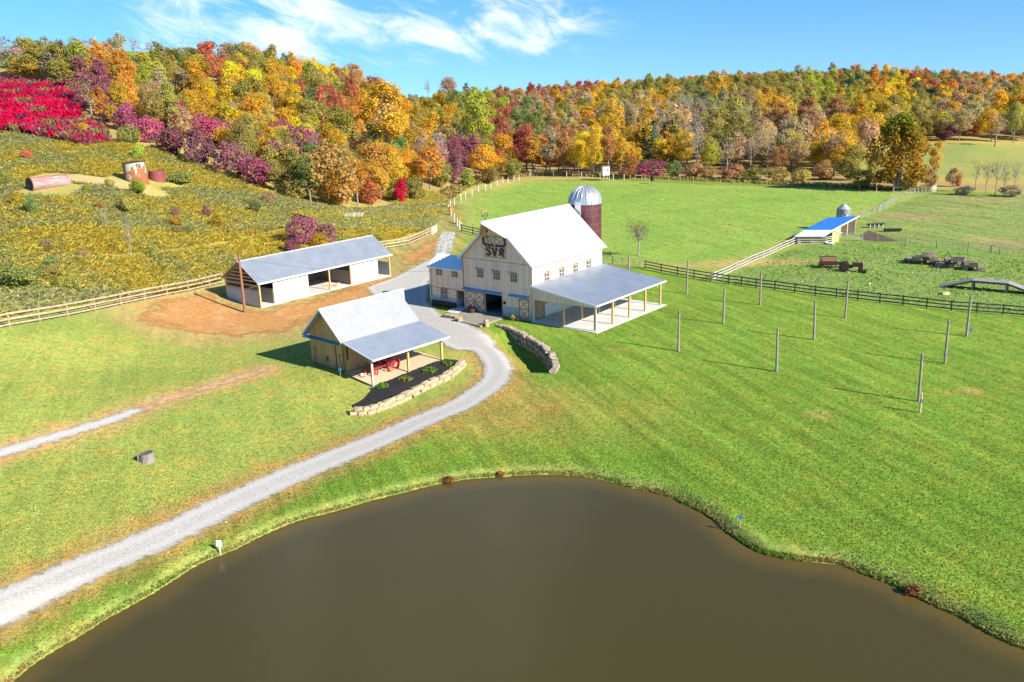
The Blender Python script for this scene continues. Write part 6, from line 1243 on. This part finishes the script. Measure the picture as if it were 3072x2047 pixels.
for k, L in keys.items():
    L.sort(key=lambda t: t['pxy'][0])
    for i, t in enumerate(L):
        if len(L) == 1: t['label'] = k
        elif len(L) == 2: t['label'] = ('left ' if i == 0 else 'right ')+'of two: '+k
        else: t['label'] = (ORD[i] if i < 14 else 'far right')+' from left: '+k
def place_tree(t, i):
    P = PRO[t['kind']]; p_ = P[i % len(P)]; rz = (i*2.399) % 6.28; nm = {'bush':'shrub','pine':'pine_tree','bare':'thin_tree'}.get(t['kind'], 'tree')
    e = empty(nm, tuple(t['p']), rz, t['label'], 'shrub' if nm == 'shrub' else 'tree', 'shrubs on the hillside and wood edge' if nm == 'shrub' else 'autumn trees of the hillside woods')
    e.scale = (t['sx'], t['sx'], t['sz']); c = link('crown', p_['crown_me'], e); j = np.random.default_rng(i).normal(size=3)*.07; col = np.array(PAL[t['col']])*(1+j)*(1+np.random.default_rng(i+999).normal()*.12); c.color = (*np.clip(col, .01, .8), 1)
    link('trunk', p_['trunk_me'], e)
for i, t in enumerate(TREES): place_tree(t, i)
# everything farther up and back reads as one wood
Vs, Fs, Cs, vs_ = [], [], [], []; off = 0
TV, TF = [], []
for i, t in enumerate(rest):
    p_ = LOW[t['kind']][i % 3]; a = (i*2.399) % 6.28; ca_, sa_ = math.cos(a), math.sin(a); V = p_['V']*np.array([t['sx'], t['sx'], t['sz']])
    V = np.stack([V[:, 0]*ca_-V[:, 1]*sa_, V[:, 0]*sa_+V[:, 1]*ca_, V[:, 2]], 1)+t['p']; Vs.append(V); Fs.append(p_['F']+off); off += len(V)
    col = np.array(PAL[t['col']])*(1+r.normal(size=3)*.07)*(1+r.normal()*.13); Cs.append(np.tile(np.r_[np.clip(col, .01, .8), 1], (len(V), 1))); vs_.append(p_['v'])
me = np_mesh('distant_woods', np.concatenate(Vs), np.concatenate(Fs), M['leafv'], {'v': ('FLOAT', 'POINT', np.concatenate(vs_)), 'lc': ('FLOAT_COLOR', 'POINT', np.concatenate(Cs))})
tag(link('distant_woods', me), 'mass of autumn woods covering the far hills behind the nearer trees', 'woods', kind='stuff')
# the great sycamore: two-tone crown, pale limbs
def sycamore():
    g = G(2690, 572); dv = g-np.array([0,0,CAMH]); mpp = np.linalg.norm(dv)/FPX*((dv @ _f)/np.linalg.norm(dv))**2; R, H = 108*mpp, 255*mpp; q = np.random.default_rng(5); t = MB(); C = []; NR = []; e = empty('sycamore_tree', tuple(g), 0, 'huge golden sycamore with greener top and pale limbs by the field corner', 'tree')
    for k in range(4): a = k*1.57; t.tube((.3*math.cos(a),.3*math.sin(a),-.5), (R*.12*math.cos(a),R*.12*math.sin(a),H*.5), .34, .16, 8); t.tube((R*.12*math.cos(a),R*.12*math.sin(a),H*.5), (R*.3*math.cos(a),R*.3*math.sin(a),H*.86), .16, .04, 6)
    for i in range(75):
        a = q.uniform(0, 6.28); hh = q.uniform(0, 1); prof = math.sin(math.pi*min(.18+hh*.80, 1))**.6; rd = R*prof*q.uniform(.3, .86); c = np.array([rd*math.cos(a), rd*math.sin(a), H*(.10+.82*hh)]); br = R*q.uniform(.16, .27); n = int(80*(br/(R*.2))**1.6); d = q.normal(size=(n, 3)); d /= np.linalg.norm(d, axis=1)[:, None]
        C += list(c+d*(q.uniform(.2, 1, n)**.45)[:, None]*br); NR += list(d*.6+np.array([0,0,.4])); st = np.array([0,0,max(c[2]-R*.5, 1)]); t.tube(st, c, .09, .03, 4, False)
    C = np.array(C); NR = np.array(NR); NR /= np.linalg.norm(NR, axis=1)[:, None]; V, F, v = cards(C, NR, np.full(len(C), .55), q); z = np.repeat(C[:, 2]/H, 4)
    gmix = np.clip(ss(z+np.repeat(q.normal(size=len(C))*.10, 4), .62, .95), 0, 1)[:, None]; col = np.array([.40,.22,.03])*(1-gmix)+np.array([.24,.26,.03])*gmix
    me = np_mesh('crown', V, F, M['leafv'], {'v': ('FLOAT', 'POINT', v), 'lc': ('FLOAT_COLOR', 'POINT', np.c_[col, np.ones(len(col))])}); link('crown', me, e); t.build('trunk', M['barkpale'], e)
sycamore()
# young bare tree in the field behind the porch
g = G(1915, 768); e = empty('young_tree', tuple(g), 0, 'young nearly leafless tree alone in the green field behind the porch', 'tree'); q = np.random.default_rng(9); t = MB(); t.tube((0,0,-.3),(.1,0,2.6),.13,.09,7); TV = []
for i in range(34):
    a = q.uniform(0, 6.28); st = np.array([.1,0,q.uniform(1.9,3.4)]); en = np.array([q.uniform(.6,2.1)*math.cos(a), q.uniform(.6,2.1)*math.sin(a), q.uniform(3.0,5.6)]); t.tube(st, (st+en)/2+[0,0,-.1], .04, .028, 4, False); t.tube((st+en)/2+[0,0,-.1], en, .028, .012, 4, False); TV.append(en)
    for k in range(4): e2 = en+q.normal(size=3)*.45; t.tube((st+en)/2+[0,0,-.1], e2, .016, .008, 3, False); TV.append(e2)
t.tube((.1,0,2.6),(.15,0,4.6),.09,.03,6); t.build('trunk', M['barkpale'], e); C = np.repeat(np.array(TV), 4, 0)+q.normal(size=(len(TV)*4, 3))*.22; V, F, v = cards(C, q.normal(size=C.shape), np.full(len(C), .13), q); leaf_obj('crown', V, F, v, (.30,.22,.07), e)
# crimson sumac thicket, goldenrod weeds, rough grass: uncountable ground cover
def cover(name, X, Y, colf, h, w, nq, label, cat, lean=.25, seed=1, zo=0):
    q = np.random.default_rng(seed); n = len(X); Z = height(X, Y)+zo; hh = np.repeat(h*q.uniform(.55, 1.25, n), nq); m = n*nq
    cx = np.repeat(X, nq)+q.normal(size=m)*w*.45; cy = np.repeat(Y, nq)+q.normal(size=m)*w*.45; cz = np.repeat(Z, nq); a = q.uniform(0, 6.28, m); ww = w*q.uniform(.16, .38, m); lx_, ly_ = q.normal(size=m)*lean*hh, q.normal(size=m)*lean*hh
    z0 = cz+hh*q.uniform(-.1, .45, m); z1 = z0+hh*q.uniform(.35, .65, m)
    dx, dy = np.cos(a)*ww, np.sin(a)*ww
    V = np.stack([np.stack([cx-dx*.6, cy-dy*.6, z0], 1), np.stack([cx+dx*.6, cy+dy*.6, z0], 1), np.stack([cx+dx+lx_, cy+dy+ly_, z1], 1), np.stack([cx-dx+lx_, cy-dy+ly_, z1], 1)], 1).reshape(-1, 3)
    col = np.repeat(np.clip(np.repeat(colf(X, Y, q), nq, 0)*(1+q.normal(size=(m, 1))*.16), .008, .85), 4, 0); v = np.repeat(q.uniform(0, 1, m), 4)
    me = np_mesh(name, V, np.arange(4*m).reshape(m, 4), M['leafv'], {'v': ('FLOAT', 'POINT', v), 'lc': ('FLOAT_COLOR', 'POINT', np.c_[col, np.ones(len(col))])}); o = link(name, me); return tag(o, label, cat, kind='stuff')
def spread(poly_px, step, keep=None, seed=0):
    P = np.array([at_y(*q)[:2] for q in poly_px]) if len(poly_px[0]) == 3 else Gs(poly_px)[:, :2]; q = np.random.default_rng(seed); x0, y0 = P.min(0); x1, y1 = P.max(0); X, Y = np.meshgrid(np.arange(x0, x1, step), np.arange(y0, y1, step)); X = X.ravel()+q.uniform(-.5, .5, X.size)*step; Y = Y.ravel()+q.uniform(-.5, .5, Y.size)*step
    k = sdist(X, Y, P) > 0; X, Y = X[k], Y[k]
    if keep is not None: k = keep(X, Y, q); X, Y = X[k], Y[k]
    return X, Y
def fnoise(x, y, s, k): return .5+.25*(np.sin(x*s+k)*np.sin(y*s*1.1+k*2.1)+np.sin((x*.6-y*.8)*s*1.9+k*.7)+.6*np.sin((x*.8+y*.6)*s*3.7+k*3))
tanks = [G(412,545), G(472,541), G(150,570)]
def weedkeep(X, Y, q):
    k = np.ones(len(X), bool)
    tk = G(300, 545); k &= ~((np.abs(X-tk[0]) < 12) & (np.abs(Y-tk[1]) < 3.5))
    for u in tanks: k &= ~((np.abs(X-u[0]) < 5) & (Y > u[1]-4.5) & (Y < u[1]+5))
    c, s = math.cos(TA), math.sin(TA); u = (X-TX)*c+(Y-TY)*s; v = -(X-TX)*s+(Y-TY)*c; k &= ~((u > -3) & (u < TL+6) & (v > -3) & (v < TW+1.5))
    for tr_ in tracks:
        d, _ = sdist(X, Y, tr_, False); k &= d > .8+q.uniform(-.6,.6,len(X))
    return k
tracks = [Gs([(1325,705),(1335,650),(1325,610),(1290,585)])[:, :2], Gs([(250,770),(420,768),(600,742),(800,700),(860,690)])[:, :2]]
pal_w = np.array([(.60,.455,.065),(.53,.435,.095),(.46,.42,.13),(.41,.41,.13),(.51,.395,.21),(.35,.40,.13)])
def weedcol(X, Y, q):
    n1 = fnoise(X, Y, .16, 1.0); n2 = fnoise(X, Y, .37, 4.0); n3 = fnoise(X, Y, .06, 7.0); base = ss(n1*.45+n2*.20+n3*.35+q.normal(size=len(X))*.13-.16*ss(X, -60, -110), .25, .72)
    idx_ = np.clip(np.floor((1-base)*3.6+q.uniform(-.6,.9,len(X))).astype(int), 0, 5); return pal_w[idx_]
wp = [(-380,985),(0,955),(330,900),(660,845),(700,815),(1110,708),(1160,728),(1285,688),(1310,665),(1345,605),(1290,575),(1240,585),(1150,625),(1040,628),(930,612),(760,565),(620,505),(440,445),(330,428),(150,418),(0,395),(-380,395)]
X, Y = spread(wp, .46, weedkeep, 3); cover('goldenrod_weeds', X, Y, weedcol, .66, .32, 11, 'golden and olive weeds covering the hillside meadow', 'weeds', 1.0, seed=4)
X, Y = spread([(-300,392),(0,398),(80,402),(150,420),(250,440),(335,432),(310,395),(230,350),(245,300),(215,265),(140,262),(60,248),(0,242),(-300,250)], .72, None, 5)
def sumcol(X, Y, q):
    n1 = fnoise(X, Y, .22, 2.0)+q.normal(size=len(X))*.07; c = np.tile(np.array([.68,.012,.070]), (len(X), 1)); c[n1 > .62] = (.60,.07,.13); c[n1 > .70] = (.36,.035,.075); c[n1 < .17] = (.20,.06,.10); c[(n1 > .80)] = (.30,.24,.08); rim = q.uniform(size=len(X)) < ss(-sdist(X, Y, np.array([at_y(*k_)[:2] for k_ in ((-250,385,192),(10,378,198),(90,380,205),(215,405,212),(285,395,218),(245,320,240),(200,285,255),(0,262,255),(-250,270,250))])), 0, 6)*.75; c[rim] = np.array([(.34,.12,.14),(.30,.26,.08),(.44,.05,.10)])[q.integers(0, 3, int(rim.sum()))]; return c
cover('sumac_thicket', X, Y, sumcol, 1.9, .62, 15, 'crimson sumac thicket covering the upper left slope', 'sumac', seed=6)
X, Y = spread([(1345,605),(1400,565),(1500,540),(1600,528),(1900,534),(2200,548),(2500,564),(2790,577),(2790,570),(2500,556),(2200,540),(1900,526),(1600,520),(1500,520),(1400,545),(1320,575)], .9, None, 8)
cover('rough_grass', X, Y, lambda X, Y, q: np.array([(.44,.32,.10),(.33,.28,.08),(.40,.24,.09)])[q.integers(0, 3, len(X))], .9, .9, 6, 'rough tan grass and weeds along the field edge', 'grass', seed=9)
def pencol(X, Y, q):
    u = fnoise(X, Y, .35, 6)+q.normal(size=len(X))*.15; c = np.tile(np.array([.30,.38,.09]), (len(X), 1)); c[u > .6] = (.38,.43,.17); c[u < .3] = (.22,.31,.07); c[u > .9] = (.46,.36,.2); return c
X, Y = spread([(2140,850),(2400,742),(2540,726),(2800,752),(3010,772),(3400,806),(3500,1000),(3072,945),(2600,900),(2300,864)], .62, lambda X, Y, q: q.uniform(size=len(X)) < .6, 17); cover('pasture_weeds', X, Y, pencol, .22, .36, 5, 'grey green weed tufts in the animal pen', 'weeds', seed=18)
X, Y = spread([(1425,715),(1362,660),(1352,625),(1440,578),(1600,545),(2150,558),(2790,582),(2600,650),(2530,690),(2400,735),(2135,842),(1600,790)], 1.5, lambda X, Y, q: q.uniform(size=len(X)) < .75, 27); cover('field_grass', X, Y, lambda X, Y, q: zone_color(X, Y)*q.uniform(.9,1.9,(len(X),1))*np.array([1.15,1.0,1.0]), .12, .55, 4, 'uneven longer grass tufts in the green field', 'grass', seed=28)
X, Y = spread([(2600,662),(2700,614),(2800,580),(3300,592),(3400,776),(3010,762),(2800,745),(2650,730)], 1.3, lambda X, Y, q: q.uniform(size=len(X)) < .75, 37); cover('pasture_grass', X, Y, lambda X, Y, q: zone_color(X, Y)*q.uniform(.9,1.9,(len(X),1))*np.array([1.1,1.0,1.05]), .12, .55, 4, 'grazed olive grass tufts in the right pasture', 'grass', seed=38)
# pond margin, fence lines and lawn turf
q = np.random.default_rng(15); t = q.uniform(0, len(shore)-1.001, 4200); i0 = t.astype(int); P = shore[i0]*(1-(t-i0))[:, None]+shore[i0+1]*(t-i0)[:, None]; d = shore[i0+1]-shore[i0]; n = np.stack([-d[:, 1], d[:, 0]], 1)/np.linalg.norm(d, axis=1)[:, None]
sg = np.sign(sdist(*(P+n*.5).T, pond_poly))[:, None]; P = P-n*sg*(q.uniform(-.06, .36, 4200)**1.3)[:, None]
def bankcol(X, Y, q):
    u = fnoise(X, Y, .5, 3)+q.normal(size=len(X))*.18; c = np.tile(np.array([.38,.38,.10]), (len(X), 1)); c[u > .66] = (.42,.34,.12); c[u > .9] = (.36,.16,.06); c[u < .25] = (.20,.28,.05); return c
cover('bank_grass', P[:, 0], P[:, 1], bankcol, .11, .15, 6, 'overhanging grass and weeds along the pond bank', 'grass', seed=16)
for px, py, w, h, c, lb in ((2738,1778,48,24,'rust','russet weed clump at the water edge, right half of the pond'),(1345,1446,40,15,'rust','russet weed clump on the far bank left of the pond middle'),(1500,1425,26,11,'rust','smaller russet weed clump near the far middle of the bank')):
    g = G(px, py); mpp = np.linalg.norm(g-np.array([0,0,CAMH]))/FPX; e = empty('bank_weed', tuple(g), 0, lb, 'plant', 'russet weeds on the pond bank'); V, F, v = bush_cards(180, w*mpp/2, h*mpp, .14, int(px), .3); leaf_obj('foliage', V, F, v, (.30,.12,.05), e)
    m = MB(); [m.tube((0,0,-.2),(.25*math.cos(k),.25*math.sin(k),h*mpp*.6),.015,.01,4) for k in range(6)]; m.build('stem', M['bark'], e)
lawn_P = Gs([(0,1000),(660,880),(700,1010),(1000,990),(1040,1120),(1180,1250),(1400,1180),(1480,1000),(1600,985),(1800,1010),(2000,920),(2120,850),(2600,912),(3072,955),(3300,1300),(3300,2040),(3072,1935),(2700,1760),(2220,1580),(1900,1460),(1500,1425),(1000,1500),(500,1740),(100,1960),(-300,2040),(-300,1100)])[:, :2]
def lawnkeep(X, Y, q):
    d, _ = sdist(X, Y, road, False); k = d > 2.0; d, _ = sdist(X, Y, side, False); k &= d > 1.3; k &= sdist(X, Y, pond_poly) < -.25; k &= sdist(X, Y, dirt) < 0; k &= sdist(X, Y, yard) < 0; k &= sdist(X, Y, bedP) < -.3; k &= sdist(X, Y, np.array(floor_poly)) < -.1
    for (A, x_, y_, u0_, u1_, v0_, v1_) in ((BA,BX,BY,-1,17,-9.7,18),(SA,SX,SY,-.3,10,-4.5,6.5)):
        c, s = math.cos(A), math.sin(A); u = (X-x_)*c+(Y-y_)*s; v = -(X-x_)*s+(Y-y_)*c; k &= ~((u > u0_) & (u < u1_) & (v > v0_) & (v < v1_))
    D = np.hypot(X, Y); return k & (q.uniform(0, 1, len(X)) < np.clip(62/D, 0, 1)**2)
X, Y = spread([(a, b) for a, b in [(0,1000)]], 1) if False else (None, None)
x0, y0 = lawn_P.min(0); x1, y1 = lawn_P.max(0); XX, YY = np.meshgrid(np.arange(x0, x1, .17), np.arange(y0, y1, .17)); q = np.random.default_rng(21); X = XX.ravel()+q.uniform(-.09,.09,XX.size); Y = YY.ravel()+q.uniform(-.09,.09,XX.size); k = q.uniform(0, 1, len(X)) < np.clip(62/np.hypot(X, Y), 0, 1)**2*.9; X, Y = X[k], Y[k]; k = sdist(X, Y, lawn_P) > 0; X, Y = X[k], Y[k]; k = lawnkeep(X, Y, q); X, Y = X[k], Y[k]
def lawncol(X, Y, q): return zone_color(X, Y)*(1+.35*(fnoise(X, Y, .8, 2)-.5))[:, None]*np.array([1.12,1.06,.9])*q.uniform(.75,1.35,(len(X),1))
cover('lawn_grass', X, Y, lawncol, .10, .16, 2, 'short mown grass tufts of the lawn', 'grass', seed=22, zo=-.01)
# fallen pale leaves on the left lawn
q = np.random.default_rng(31); L = []
for k in range(150):
    px, py = q.uniform(0, 700), q.uniform(1020, 1500)
    if k > 110: px, py = q.uniform(0, 500), q.uniform(1300, 1950)
    L.append(at_z(px, py, 0))
P = np.array(L); P[:, 0], P[:, 1] = P[:, 0]*.9, P[:, 1]*.93; k = (sdist(P[:, 0], P[:, 1], pond_poly) < -1); P = P[k]
cover('fallen_leaves', P[:, 0], P[:, 1], lambda X, Y, q: np.array([(.72,.66,.50),(.70,.55,.08)])[(q.uniform(size=len(X)) < .35).astype(int)], .06, .32, 2, 'scattered pale and yellow fallen leaves on the left lawn', 'leaves', seed=32, zo=.05)
for t_ in list(bpy.data.meshes):
    if t_.users == 0: bpy.data.meshes.remove(t_)
